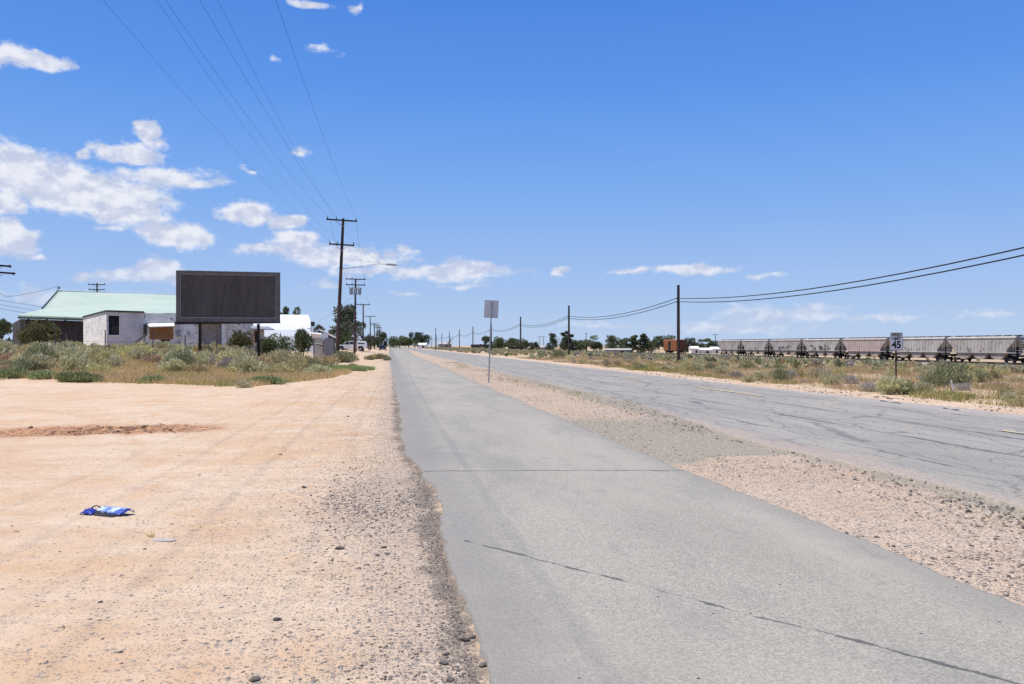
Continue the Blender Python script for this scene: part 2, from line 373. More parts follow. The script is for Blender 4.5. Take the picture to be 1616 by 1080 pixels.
def asphalt(name, base, dark, road):
    m = bpy.data.materials.new(name); m.use_nodes = True; t = NT(m.node_tree); b = m.node_tree.nodes['Principled BSDF']
    p = t.new('ShaderNodeNewGeometry').outputs['Position']; sx = t.new('ShaderNodeSeparateXYZ'); t.l.new(p, sx.inputs[0]); X, Y = sx.outputs[0], sx.outputs[1]
    b.inputs['Roughness'].default_value = .88; b.inputs['Specular IOR Level'].default_value = .25
    col = t.mix(t.ramp(t.noise(t.scalev(p, (1, .3, 1)), .8, 6, .62), .34, .66), base, dark)
    agg = t.voro(p, 95, out='Color'); a = t.new('ShaderNodeSeparateColor'); t.l.new(agg, a.inputs[0])
    gn = t.noise(p, 260, 2, .8)
    col = t.mix(.42, col, t.mix(a.outputs[0], (.16, .16, .16), (.8, .79, .77)), 'OVERLAY')
    col = t.mix(.22, col, t.mix(gn, (.0, .0, .0), (1, 1, 1)), 'OVERLAY')
    wv = t.new('ShaderNodeTexNoise'); t.l.new(p, wv.inputs['Vector']); wv.inputs['Scale'].default_value = 2.2; wv.inputs['Detail'].default_value = 6
    off = t.vmath('SUBTRACT', wv.outputs['Color'], (.5, .5, .5))
    ow = t.new('ShaderNodeSeparateXYZ'); t.l.new(off, ow.inputs[0])
    jit = t.noise(p, 30, 3, .7)
    hgt = gn
    if not road:
        # dust blown over the path, darker bare edges
        col = t.mix(t.math('MULTIPLY', t.ramp(t.noise(t.scalev(p, (1, .5, 1)), .55, 5, .6), .40, .68), .5), col, (0.353, 0.315, 0.255))
        e1 = t.math('ADD', X, t.math('ADD', t.math('MULTIPLY_ADD', wv.outputs['Fac'], .7, -.35), t.math('MULTIPLY_ADD', jit, .3, -.15)))
        col = t.mix(t.math('MULTIPLY', t.ramp(e1, 1.3, .40), .6), col, (0.195, 0.179, 0.166))
        col = t.mix(t.math('MULTIPLY', t.ramp(e1, 3.3, 3.75), .45), col, (0.230, 0.210, 0.178))
        col = t.mix(t.ramp(t.noise(p, 2.6, 3, .5), .735, .78), col, (0.427, 0.326, 0.261))
        col = t.mix(t.math('MULTIPLY', t.ramp(t.noise(t.vmath('ADD', t.scalev(p, (.9, .35, 1)), (5, 2, 0)), .9, 6, .68), .50, .66), .42), col, (0.204, 0.189, 0.172))
        col = t.mix(t.math('MULTIPLY', t.ramp(t.noise(t.scalev(p, (1.4, .5, 1)), 2.3, 7, .72), .57, .68), .35), col, (0.190, 0.177, 0.164))
        # stray black crumbs
        c2 = t.voro(p, 9, out='Color'); c2s = t.new('ShaderNodeSeparateColor'); t.l.new(c2, c2s.inputs[0])
        col = t.mix(t.math('MULTIPLY', t.math('LESS_THAN', c2s.outputs[0], .09), t.math('LESS_THAN', t.voro(p, 9), .085)), col, (.04, .04, .04))
        def crack(dist, w, col):
            k = t.ramp(t.math('ABSOLUTE', dist), t.math('MULTIPLY', w, .5), w, 1, 0)
            return t.mix(t.math('MULTIPLY', k, .85), col, (.075, .072, .07))
        jx = t.math('MULTIPLY_ADD', jit, .05, -.025)
        d1 = t.math('ADD', t.math('SUBTRACT', Y, t.math('MULTIPLY_ADD', X, -.12, 10.12)), t.math('ADD', t.math('MULTIPLY', ow.outputs[0], .3), jx))
        col = crack(d1, t.math('MULTIPLY_ADD', jit, .05, .006), col)
        # long diagonal crack with tar runs
        line = t.math('MULTIPLY_ADD', X, -1.36, 7.28)
        d2 = t.math('ADD', t.math('SUBTRACT', Y, line), t.math('ADD', t.math('MULTIPLY', ow.outputs[1], .22), jx))
        wid = t.math('MULTIPLY', t.ramp(t.noise(p, 3.2, 4, .6), .40, .66, .004, .055), t.math('GREATER_THAN', X, .6))
        col = crack(d2, wid, col)
    else:
        lane = t.noise(t.scalev(p, (1, .05, 1)), 1.6, 5, .6)
        col = t.mix(t.math('MULTIPLY', t.ramp(lane, .45, .62), .45), col, (0.223, 0.209, 0.200))
        col = t.mix(t.math('MULTIPLY', t.ramp(lane, .42, .33), .4), col, (0.362, 0.334, 0.285))
        # crazing, longitudinal seams, tar patches
        sc_ = t.vmath('ADD', t.scalev(p, (1, .33, 1)), t.scalev(off, (.34, .3, 0)))
        e = t.voro(sc_, .95, 'DISTANCE_TO_EDGE'); e2 = t.voro(sc_, 3.1, 'DISTANCE_TO_EDGE')
        patch = t.ramp(t.noise(t.scalev(p, (1, .35, 1)), .5, 4, .6), .42, .6)
        k = t.math('MULTIPLY', t.ramp(e, .004, .022, 1, 0), t.ramp(jit, .3, .55))
        k2 = t.math('MULTIPLY', t.math('MULTIPLY', t.ramp(e2, .008, .045, 1, 0), patch), .6)
        col = t.mix(t.math('MULTIPLY', t.math('MAXIMUM', k, k2), .62), col, (.07, .07, .072))
        for x0, w in ((7.25, .035), (8.85, .05), (10.5, .045), (12.4, .04)):
            dd = t.math('ABSOLUTE', t.math('ADD', t.math('SUBTRACT', X, x0), t.math('MULTIPLY', ow.outputs[0], .28)))
            nn = t.ramp(t.noise(t.scalev(p, (1, .3, 1)), 1.1, 4, .6), .42, .62)
            col = t.mix(t.math('MULTIPLY', t.math('MULTIPLY', t.ramp(dd, w*.5, w*1.6, 1, 0), nn), .85), col, (.075, .075, .08))
        tar = t.ramp(t.noise(t.scalev(p, (2.2, .33, 1)), .9, 6, .6), .65, .70)
        col = t.mix(t.math('MULTIPLY', tar, .82), col, (.075, .075, .08))
        col = t.mix(t.math('MULTIPLY', t.ramp(t.math('ADD', X, t.math('MULTIPLY', ow.outputs[1], 1.2)), 13.1, 14.2), .7), col, (0.418, 0.344, 0.299))
        col = t.mix(t.math('MULTIPLY', t.ramp(t.math('ADD', X, t.math('MULTIPLY_ADD', t.noise(t.scalev(p, (1, .5, 1)), 1.3, 6, .7), 3.2, -1.6)), 6.75, 6.1), .85), col, t.mix(t.ramp(jit, .4, .6), (0.408, 0.316, 0.246), (0.257, 0.223, 0.193)))
        col = t.mix(t.math('MULTIPLY', t.ramp(t.noise(t.scalev(p, (1, .22, 1)), .7, 7, .7), .58, .72), .5), col, (0.389, 0.321, 0.261))
    t.l.new(col, b.inputs['Base Color'])
    bn = t.new('ShaderNodeBump'); bn.inputs['Strength'].default_value = .35; bn.inputs['Distance'].default_value = .006
    t.l.new(t.math('ADD', t.voro(p, 120), hgt), bn.inputs['Height']); t.l.new(bn.outputs[0], b.inputs['Normal'])
    return m

def strip(name, left, right, y0, y1, z, m, across=14, rag=.03, ragr=.02):
    """paved strip with ragged crumbling edges and a skirt down into the soil"""
    yy = np.concatenate([np.arange(y0, 30, .05), np.arange(30, 90, .5), np.arange(90, y1, 12), [y1]])
    lf = np.interp(yy, [p[1] for p in left], [p[0] for p in left]); rt = np.interp(yy, [p[1] for p in right], [p[0] for p in right])
    fade = 1-sstep(25, 80, yy)
    lf = lf+(fbm(yy*.5, yy*0+3)*.25+fbm(yy*3.1, yy*0+1)*rag*2.2+fbm(yy*14, yy*0+8)*rag)*fade
    rt = rt+(fbm(yy*.5, yy*0+13)*.2+fbm(yy*2.7, yy*0+21)*ragr*2.2+fbm(yy*13, yy*0+28)*ragr)*fade
    tt = np.concatenate([[0], [0.0015], np.linspace(.01, .99, across), [.9985], [1]])
    XX = lf[:, None]+(rt-lf)[:, None]*tt[None]
    ZZ = np.full_like(XX, z)+fbm(XX*.5, yy[:, None]*.5+XX*0)*.012
    ZZ[:, 1] -= .006; ZZ[:, 0] = -.09; ZZ[:, -1] = -.09; ZZ[:, -2] -= .006
    YY = np.repeat(yy[:, None], len(tt), 1)
    n, k = XX.shape; ii = np.arange(n*k).reshape(n, k)
    fq = np.stack([ii[:-1, :-1], ii[:-1, 1:], ii[1:, 1:], ii[1:, :-1]], -1).reshape(-1, 4)
    return tag(mesh_np(name, np.stack([XX, YY, ZZ], -1).reshape(-1, 3), fq, m, smooth=True), kind='structure')
strip('path', [(.50, -6), (.50, 4), (.46, 9), (.22, 14), (.25, 20), (.05, 60), (-.2, 140), (-.2, 900)], [(3.86, -6), (3.84, 5), (3.72, 9), (3.66, 20), (3.8, 60), (4.0, 140), (5.8, 260), (6.8, 900)], -6, 900, .014,
      asphalt('path_asphalt', (0.317, 0.289, 0.240), (0.278, 0.254, 0.211), False), rag=.05)
strip('road', [(6.1, -6), (6.15, 8), (5.95, 13), (6.7, 21), (6.5, 45), (6.3, 120), (5.9, 900)], [(14.3, -6), (14.2, 18), (13.7, 40), (14.2, 100), (14.2, 900)], -6, 900, .02,
      asphalt('road_asphalt', (0.310, 0.284, 0.242), (0.267, 0.246, 0.209), True), 24, rag=.07, ragr=.06)
def paint():
    m = bpy.data.materials.new('worn_yellow_paint'); m.use_nodes = True; t = NT(m.node_tree); b = m.node_tree.nodes['Principled BSDF']
    p = t.new('ShaderNodeNewGeometry').outputs['Position']
    k = t.ramp(t.noise(t.scalev(p, (1, .5, 1)), 7, 6, .7), .40, .58)
    t.l.new(t.mix(k, (.62, .42, .13), (.36, .34, .29)), b.inputs['Base Color']); b.inputs['Roughness'].default_value = .8
    return m
pm = paint()
mb = MB()
for y0, y1, x0 in ((10.2, 13.2, 11.15), (23.0, 28.6, 11.35), (35, 40, 11.4), (49, 53, 11.4), (62, 66, 11.4), (76, 80, 11.4)):
    k = 14
    P = [(x0+s*.07+random.uniform(-.012, .012), y0+(y1-y0)*i/k, .034) for i in range(k+1) for s in (-1, 1)]
    mb.add(P, [(2*i, 2*i+1, 2*i+3, 2*i+2) for i in range(k)])
tag(mb.build('road_marking', pm), kind='structure')
# ------------------------------------------------------------------ materials of the things
wood_pole = mat('creosoted_wood', (.055, .038, .028), (.028, .02, .016), 6, .9, stretch=(1, 1, .12), bump=.4)
wood_brown = mat('weathered_pole_wood', (.10, .062, .045), (.045, .03, .024), 5, .9, stretch=(1, 1, .1), bump=.4)
grey_wood = mat('grey_board_wood', (.30, .28, .26), (.17, .155, .145), 4, .95, stretch=(3, 3, .25), bump=.4)
galv = mat('galvanised_steel', (.34, .345, .35), (.26, .265, .27), 5, .55, .4)
dark_metal = mat('dark_metal', (.03, .03, .032), (.05, .045, .042), 8, .7, .2)
wire_m = mat('wire_black', (.02, .02, .022), rough=.7)
porcelain = mat('brown_insulator', (.06, .045, .04), rough=.35)
white_paint = mat('peeling_white_paint', (.84, .80, .72), (.68, .64, .58), 1.2, .9, bump=.4, bscale=8, third=((.30, .27, .25), 1.5, .60))
white_block = mat('peeling_block_wall', (.82, .775, .70), (.62, .58, .52), 1.6, .95, bump=.8, bscale=6, third=((.36, .33, .30), 2.6, .55))
shaded_wall = mat('shade_dulled_white_wall', (.66, .60, .555), (.54, .49, .455), .9, .95, bump=.3, third=((.33, .30, .29), 2.2, .62))  # white walls facing away from the sun, their shade put into a duller colour
brown_wall = mat('dark_brown_matt', (.06, .05, .046), (.035, .03, .028), 3, .95, stretch=(1, 1, .2))
green_roof = mat('pale_green_sheet_roof', (.395, .455, .375), (.36, .425, .35), .35, .75, stretch=(1, 1, 1), bump=.15, third=((.29, .355, .29), .7, .63))
fascia_m = mat('dark_green_fascia', (.05, .08, .065), rough=.8)
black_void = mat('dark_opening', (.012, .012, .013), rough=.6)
plywood = mat('plywood', (.33, .17, .085), (.25, .125, .06), 1.5, .9, stretch=(.4, .4, 2))
glass_m = mat('dark_glass', (.015, .018, .02), rough=.08, spec=.6)
hut_white = mat('white_corrugated_metal', (.80, .80, .79), (.73, .73, .72), .8, .6, bump=.3, stretch=(6, 1, 1), third=((.6, .57, .53), 1.1, .68))
house_dark = mat('slate_roof', (.075, .08, .09), (.05, .055, .06), 3, .9)
house_wall = mat('tan_house_wall', (.5, .47, .42), rough=.9)
board_panel = mat('weathered_black_panel', (.088, .070, .058), (.115, .092, .077), 1.1, .75, stretch=(2.2, 2.2, .35), bump=.3, third=((.15, .12, .10), 2.0, .60))
board_frame = mat('grey_brown_frame', (.17, .145, .13), (.13, .11, .098), 2, .7, bump=.2)
board_trim = mat('pale_trim', (.34, .32, .30), rough=.6)
rust_post = mat('rusty_dark_post', (.035, .018, .014), (.055, .03, .022), 4, .85, stretch=(1, 1, .3))
sign_back = mat('aluminium_sign_back', (.52, .51, .51), (.46, .455, .455), 2.5, .5, .25)
sign_white = mat('white_sign_sheeting', (.80, .80, .79), (.76, .76, .75), 2, .45)
sign_black = mat('black_sign_lettering', (.012, .012, .012), rough=.5)
hopper_m = mat('weathered_grey_car_paint', (.46, .412, .365), (.375, .335, .295), .55, .8, stretch=(1, .7, .5), bump=.1, third=((.27, .235, .205), .8, .57), rnd=.16)
hopper_tan = mat('tan_hopper_bay', (.44, .355, .28), (.34, .27, .21), .8, .9, third=((.22, .17, .135), 1.2, .58))  # tan of the discharge bays, browner than the car sides
hopper_roof = mat('dark_car_roof', (.17, .155, .15), (.12, .11, .105), 1.5, .8)
steel_dark = mat('dirty_running_gear', (.04, .034, .03), (.058, .047, .04), 4, .85)
ladder_m = mat('pale_grab_irons', (.42, .39, .37), rough=.7)
orange_m = mat('rusty_orange_car_paint', (.34, .12, .045), (.24, .085, .035), .8, .8, third=((.16, .06, .03), 1.1, .58))
brown_end = mat('rust_brown_end', (.20, .085, .04), (.11, .05, .028), 1.2, .85)
graf = [mat('graffiti_%s' % n, c, rough=.7) for n, c in (('dark', (.10, .085, .09)), ('pale', (.62, .60, .60)), ('rust', (.24, .12, .09)))]
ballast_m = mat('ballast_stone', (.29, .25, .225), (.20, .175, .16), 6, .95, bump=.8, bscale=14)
rail_m = mat('rail_steel', (.10, .07, .055), rough=.6, metal=.3)
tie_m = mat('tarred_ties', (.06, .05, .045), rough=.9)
truck_white = mat('white_car_paint', (.86, .84, .79), (.83, .81, .76), 1, .25, spec=.5)
car_dark = mat('charcoal_car_paint', (.03, .035, .045), rough=.25, spec=.5)
tyre_m = mat('tyre_rubber', (.018, .018, .018), rough=.9)
rim_m = mat('wheel_rim', (.35, .35, .36), rough=.35, metal=.7)
red_lamp = mat('red_lamp', (.30, .02, .015), rough=.3)
shed_white = mat('pale_metal_roof', (.78, .78, .77), (.68, .68, .67), .6, .6)
shed_tan = mat('tan_shed_wall', (.35, .31, .27), rough=.9)
stone_m = None

def leaf_mat(name, c1, c2, rnd=.16, tint=False, trans=.35):
    m = bpy.data.materials.new(name); m.use_nodes = True; t = NT(m.node_tree); b = m.node_tree.nodes['Principled BSDF']
    b.inputs['Roughness'].default_value = .75; b.inputs['Specular IOR Level'].default_value = .2
    if tint: col = t.attr('tint', 'Color')
    else:
        oc = t.new('ShaderNodeTexCoord').outputs['Object']
        col = t.mix(t.ramp(t.noise(oc, 2.6, 5, .7), .36, .64), c1, c2)
    ri = t.new('ShaderNodeObjectInfo').outputs['Random']
    hs = t.new('ShaderNodeHueSaturation'); t.l.new(col, hs.inputs['Color'])
    t.put(hs.inputs['Value'], t.math('MULTIPLY_ADD', ri, rnd*2, 1-rnd)); t.put(hs.inputs['Hue'], t.math('MULTIPLY_ADD', ri, 0. if tint else .035, .5 if tint else .482))
    t.l.new(hs.outputs[0], b.inputs['Base Color'])
    tr = t.new('ShaderNodeBsdfTranslucent'); t.l.new(hs.outputs[0], tr.inputs['Color'])
    mx = t.new('ShaderNodeMixShader'); mx.inputs[0].default_value = trans
    t.l.new(b.outputs[0], mx.inputs[1]); t.l.new(tr.outputs[0], mx.inputs[2])
    t.l.new(mx.outputs[0], m.node_tree.nodes['Material Output'].inputs['Surface'])
    return m

# ------------------------------------------------------------------ plants
def cards(C, size, up, r, aspect=.35, out=None):
    """one bent leaf (two triangles' quad) at each centre C"""
    n = len(C); d = r.normal(size=(n, 3)); d[:, 2] = np.abs(d[:, 2])+up
    if out is not None: d += out
    d /= np.linalg.norm(d, axis=1)[:, None]
    s = np.cross(d, r.normal(size=(n, 3))); s /= np.linalg.norm(s, axis=1)[:, None]
    L = (size*(.6+.8*r.random(n)))[:, None] if np.isscalar(size) else (size*(.6+.8*r.random(n)))[:, None]
    w = L*aspect
    V = np.stack([C-s*w*.5, C+s*w*.5, C+d*L+s*w*.35, C+d*L-s*w*.35], 1).reshape(-1, 3)
    return V, np.arange(4*n).reshape(n, 4)
def dome_points(n, r, w, h, lumps=9, flat=.0, depth=.5, base=.0):
    """points through an uneven, lumpy dome; more near its surface"""
    lc = []
    for _ in range(lumps):
        a = r.random()*2*math.pi; q = r.random()**.6*.68
        hh = (1-q*q)*(.45+.45*r.random())
        lc.append((math.cos(a)*q*w, math.sin(a)*q*w, hh*h*.72+base*h, (.26+.24*r.random())*w, (.22+.16*r.random())*h))
    lc = np.array(lc); k = r.integers(0, lumps, n)
    u = r.normal(size=(n, 3)); u /= np.linalg.norm(u, axis=1)[:, None]
    rad = (depth+(1-depth)*r.random(n)**.5)[:, None]
    P = lc[k, :3]+u*rad*np.stack([lc[k, 3], lc[k, 3], lc[k, 4]], 1)
    P[:, 2] = np.maximum(P[:, 2], .02*h)
    return P, u
class Plant:
    n = 0
def shrub_proto(kind, m, seed, n, w, h, leaf, up=.6, aspect=.3, twig=True):
    r = np.random.default_rng(seed)
    P, u = dome_points(n, r, w, h, 11, depth=.7)
    V, Fc = cards(P, leaf, up, r, aspect, u*.8)
    # twigs rising from the root
    tw = 22; a = r.random(tw)*6.283; q = r.random(tw)**.5*w*.7; zz = h*(.35+.4*r.random(tw))
    e = np.stack([np.cos(a)*q, np.sin(a)*q, zz], 1); b0 = np.stack([np.cos(a)*.06, np.sin(a)*.06, -.12+0*a], 1)
    s = np.stack([-np.sin(a), np.cos(a), 0*a], 1)*.012
    TV = np.stack([b0-s, b0+s, e+s*.5, e-s*.5], 1).reshape(-1, 3)
    Fc = np.concatenate([Fc, np.arange(4*tw).reshape(tw, 4)+len(V)]); V = np.concatenate([V, TV])
    return (V, Fc, m, kind)
sage_m = leaf_mat('sage_leaf', (.55, .50, .295), (.42, .385, .225))
olive_m = leaf_mat('olive_leaf', (.54, .46, .235), (.42, .36, .175))
dgreen_m = leaf_mat('deep_green_leaf', (.31, .305, .165), (.215, .22, .115))
dry_m = leaf_mat('dry_bush_twig', (.50, .36, .22), (.38, .27, .17))
grey_m = leaf_mat('grey_twig', (.42, .37, .315), (.33, .285, .24))
weed_m = leaf_mat('weed_leaf', (.29, .33, .15), (.22, .26, .11))
KIND = {}
for nm, m, cnt, w, h, leaf, up, asp in (('sagebrush', sage_m, 1500, .75, .95, .11, .7, .28), ('olive_shrub', olive_m, 1400, .8, .9, .11, .7, .28),
                                        ('green_shrub', dgreen_m, 1400, .8, 1.0, .11, .8, .3), ('dry_bush', dry_m, 1200, .62, .62, .10, .7, .2),
                                        ('grey_bush', grey_m, 1200, .65, .7, .11, .8, .16), ('weed_clump', weed_m, 900, .6, .42, .13, 1.2, .2)):
    KIND[nm] = []
    for k in range(4):
        V, Fc, mm, kn = shrub_proto(nm, m, 100+len(KIND)*10+k, cnt, w, h, leaf, up, asp)
        me = None
        KIND[nm].append((V, Fc, mm))
KMESH = {}
def place_plant(kind, x, y, s, label, cat, group, sz=1.):
    k = random.randrange(4); key = (kind, k)
    if key not in KMESH:
        V, Fc, m = KIND[kind][k]; o = mesh_np(kind, V, Fc, m); KMESH[key] = o
    else:
        o = KMESH[key].copy(); COL.objects.link(o)
    for p in ('label', 'category', 'group'):
        if p in o: del o[p]
    o.location = (x, y, Hf(x, y)-.03); o.rotation_euler = (0, 0, random.random()*6.28); o.scale = (s*random.uniform(.85, 1.2), s*random.uniform(.85, 1.2), s*sz)
    tag(o, label, cat, group)
    return o
DESC = {'sagebrush': ('rounded grey green sagebrush', 'shrub'), 'olive_shrub': ('yellowish olive desert shrub', 'shrub'), 'green_shrub': ('dark green desert shrub', 'shrub'),
        'dry_bush': ('dry tan leafless bush', 'bush'), 'grey_bush': ('dead grey twiggy bush', 'bush'), 'weed_clump': ('low fresh green weed clump', 'weed')}
def put(kind, x, y, s, zone, sz=1.):
    d, c = DESC[kind]
    return place_plant(kind, x, y, s, d+' '+zone, c, d+' '+zone, sz)
Z_EDGE = 'at the sandy edge left of the road'; Z_LOT = 'in the brush lot below the billboard and derelict building'
Z_KERB = 'along the sandy verge on the right of the road'; Z_FIELD = 'in the field between telephone poles and railway'; Z_DRIVE = 'by the plank fence and parked pickup'
taken = []
def free(x, y, rad):
    for a, b, c in taken:
        if (a-x)**2+(b-y)**2 < (rad+c)**2: return False
    taken.append((x, y, rad)); return True
def pick(weights):
    return random.choices(list(weights), list(weights.values()))[0]
# hand-placed shrubs that stand out: (photo x, photo y of the foot, kind, size, height factor, zone)
for px, py, kind, s, sz, zn in (
        (62, 601, 'weed_clump', 1.2, .9, Z_EDGE), (20, 600, 'weed_clump', 1.2, .9, Z_EDGE), (105, 604, 'weed_clump', 1.1, .95, Z_EDGE), (130, 604, 'weed_clump', 1.1, 1., Z_EDGE), (148, 602, 'green_shrub', .6, .7, Z_EDGE),
        (240, 604, 'weed_clump', 1.1, .8, Z_EDGE), (385, 610, 'sagebrush', .55, .75, Z_EDGE), (420, 606, 'weed_clump', 1.2, .7, Z_EDGE), (566, 587, 'weed_clump', .8, .6, Z_EDGE)):
    x, y = gp(px, py); free(x, y, .3); put(kind, x, y, s, zn, sz)
for px, d, kind, s, sz, zn in (
        (62, 43, 'green_shrub', 1.25, 1.2, Z_LOT), (120, 44, 'sagebrush', 1.3, 1.0, Z_LOT), (285, 42, 'green_shrub', 1.2, 1.1, Z_LOT), (270, 41, 'sagebrush', 1.0, 1., Z_LOT),
        (365, 52, 'sagebrush', 1.3, 1., Z_LOT), (335, 55, 'olive_shrub', 1.2, 1., Z_LOT), (385, 55, 'sagebrush', 1.2, 1., Z_LOT), (445, 50, 'sagebrush', 1.4, 1.05, Z_LOT), (432, 55, 'olive_shrub', 1.3, 1., Z_LOT), (415, 54, 'dry_bush', 1.1, 1., Z_LOT),
        (495, 47, 'green_shrub', .9, .9, Z_LOT), (480, 49, 'olive_shrub', 1.2, 1., Z_LOT), (505, 50, 'olive_shrub', 1.1, .9, Z_LOT), (465, 53, 'olive_shrub', 1.2, 1., Z_LOT),
        (535, 72, 'green_shrub', 1.5, .9, Z_DRIVE), (546, 74, 'green_shrub', 1.5, .9, Z_DRIVE), (555, 78, 'olive_shrub', 1.1, .7, Z_DRIVE), (520, 60, 'olive_shrub', 1.2, .9, Z_DRIVE),
        (590, 92, 'olive_shrub', 1.3, .6, Z_DRIVE), (602, 92, 'green_shrub', 1.3, .6, Z_DRIVE), (583, 88, 'green_shrub', 1.0, .6, Z_DRIVE), (609, 84, 'green_shrub', .8, .6, Z_DRIVE), (555, 62, 'dry_bush', .7, .7, Z_DRIVE)):
    x, y = at(px, d); free(x, y, .6); put(kind, x, y, s, zn, sz)
for px, py, kind, s, sz in (
        (1405, 622, 'sagebrush', 1.25, 1.0), (1425, 622, 'green_shrub', .95, 1.0), (1500, 608, 'green_shrub', 1.75, 1.0), (1480, 612, 'green_shrub', 1.2, 1.0), (1525, 606, 'olive_shrub', 1.3, .8),
        (1375, 618, 'grey_bush', 1.1, 1.), (1230, 602, 'green_shrub', 1.2, 1.), (1200, 600, 'sagebrush', .9, 1.), (1180, 603, 'sagebrush', .7, .9), (1245, 598, 'grey_bush', 1.2, 1.),
        (1100, 588, 'sagebrush', 1.2, 1.), (1085, 588, 'olive_shrub', 1.2, 1.), (1120, 584, 'green_shrub', 1.0, 1.), (955, 577, 'sagebrush', 1.1, 1.), (975, 577, 'dry_bush', 1.1, 1.1), (1005, 578, 'olive_shrub', 1.1, .9),
        (880, 566, 'green_shrub', 1.8, 1.1), (868, 568, 'olive_shrub', 1.2, 1.), (1290, 598, 'sagebrush', 1., 1.), (1310, 604, 'sagebrush', 1., 1.), (1345, 606, 'grey_bush', 1.1, .9), (1180, 582, 'green_shrub', 1.1, 1.)):
    s *= .62; x, y = gp(px, py); free(x, y, .4); put(kind, x, y, s, Z_KERB, sz)
# the rest of both scrub lots
n = 0
for _ in range(3000):
    if n >= 185: break
    y = 35+random.random()**1.4*37; x = random.uniform(-46, -3.)
    if y < scrub_edge(x)+1.2+1.5*random.random() or (x > -9 and y > 52): continue
    # the open golden grass in front of the billboard
    if -14 < x < -3 and y < scrub_edge(x)+9 and random.random() < .93: continue
    if not -42 < math.degrees(math.atan2(x, y)) < -1: continue
    s = random.uniform(.7, 1.35)
    if not free(x, y, .42*s): continue
    put(pick({'sagebrush': 5, 'olive_shrub': 4, 'green_shrub': 1, 'dry_bush': 1.4, 'grey_bush': 1.6}), x, y, s, Z_LOT, random.uniform(.85, 1.1)); n += 1
n = 0
for _ in range(4000):
    if n >= 215: break
    y = random.uniform(13, 100); x = 15.9+random.random()**1.25*62
    ang = math.degrees(math.atan2(x, y))
    if ang > 42.5: continue
    s = random.uniform(.34, .78)
    if not free(x, y, .5*s): continue
    zn = Z_KERB if x < 24 else Z_FIELD
    put(pick({'sagebrush': 4, 'olive_shrub': 4, 'green_shrub': .8, 'dry_bush': 2.2, 'grey_bush': 2.2}), x, y, s, zn, random.uniform(.75, 1.)); n += 1

def blades(name, pts, hgt, wid, cols, lean=.45):
    n = len(pts); r = rng
    a = r.random(n)*6.283; s = np.stack([np.cos(a), np.sin(a), 0*a], 1)*(wid*(.6+.8*r.random(n)))[:, None]*.5
    ln = r.normal(size=(n, 3))*lean; ln[:, 2] = 1; h = (hgt*(.5+.8*r.random(n)))[:, None]
    B = np.stack([pts[:, 0], pts[:, 1], H(pts[:, 0], pts[:, 1])-.02], 1)
    V = np.stack([B-s, B+s, B+ln*h], 1).reshape(-1, 3)
    return mesh_np(name, V, np.arange(3*n).reshape(n, 3), leaf_tint, cols=np.repeat(cols, 3, 0))
leaf_tint = leaf_mat('dry_grass_blade', None, None, 0, True, .48)
def tints(x, y, pal, r):
    n = fbm(x*.45+3, y*.45, 4)+fbm(x*2+7, y*2, 2)*.5+r.normal(size=len(x))*.08
    t = np.clip((n+.35)/.7, 0, .999)*(len(pal)-1); i = t.astype(int); f = (t-i)[:, None]
    pal = np.array(pal); return (pal[i]*(1-f)+pal[np.minimum(i+1, len(pal)-1)]*f)*(.75+.5*r.random(len(x)))[:, None]
GOLD = [(.56, .41, .18), (.62, .46, .22), (.66, .49, .26), (.52, .36, .17), (.58, .45, .20), (.40, .37, .15)]
FIELD = [(.50, .355, .19), (.44, .35, .18), (.58, .42, .24), (.45, .28, .16), (.40, .345, .17), (.53, .42, .22)]
GREEN = [(0.208, 0.26, 0.078), (0.273, 0.312, 0.104), (0.39, 0.364, 0.13), (0.234, 0.273, 0.091)]
def grass(name, xr, yr, n, keep, hgt, wid, pal, label):
    x = rng.uniform(*xr, n); y = rng.uniform(*yr, n); k = keep(x, y); x, y = x[k], y[k]
    o = blades(name, np.stack([x, y], 1), hgt, wid, tints(x, y, pal, rng)); return tag(o, label, 'grass', kind='stuff')
patchy = lambda x, y, t: (fbm(x*.5+2, y*.5+4, 4)+rng.normal(size=len(x))*.12) > t
grass('dry_grass', (-17, -1.5), (31, 52), 150000, lambda x, y: (y > scrub_edge(x)+.1+.8*rng.random(len(x))) & (y < scrub_edge(x)+13) & patchy(x, y, -.14) & ~((x > -6) & (y > 47)), .26, .03, GOLD, 'golden dry grass in front of the billboard posts')
grass('dry_grass', (-60, -8), (36, 80), 130000, lambda x, y: (y > scrub_edge(x)+.3) & patchy(x, y, .0), .22, .035, FIELD, 'thin straw coloured grass among the shrubs below the derelict building')
grass('green_grass', (-22, -1.), (31, 56), 60000, lambda x, y: (y > scrub_edge(x)-.2) & (y < scrub_edge(x)+1.9) & (fbm(x*.55+9, y*.2, 3) > .02), .2, .026, GREEN, 'fresh green grass along the sandy edge on the left')
grass('green_grass', (-5.2, -1.0), (48, 60), 26000, lambda x, y: (np.hypot((x+2.9)/1.9, (y-53.2)/4.2)+fbm(x*1.3, y*.5)*.7 < .95), .24, .03, [(.27, .33, .11), (.33, .38, .13), (.24, .29, .1)], 'fresh green grass patch between the plank fence and the path')
grass('dry_grass', (15.3, 32), (9, 100), 210000, lambda x, y: (x > 15.5+.9*rng.random(len(x))) & patchy(x, y, .0), .20, .028, FIELD, 'tan and yellow grass beside the right verge of the road')
grass('dry_grass', (28, 92), (22, 210), 210000, lambda x, y: patchy(x, y, .02), .22, .06, FIELD, 'thin tan grass of the field before the railway')
grass('green_grass', (15.4, 22), (10, 60), 40000, lambda x, y: (x > 15.6+.5*rng.random(len(x))) & (fbm(x*.4+1, y*.35+8, 3) > .05), .2, .026, [(.30, .29, .06), (.26, .26, .07), (.36, .32, .08)], 'yellow green weeds edging the right verge of the road')
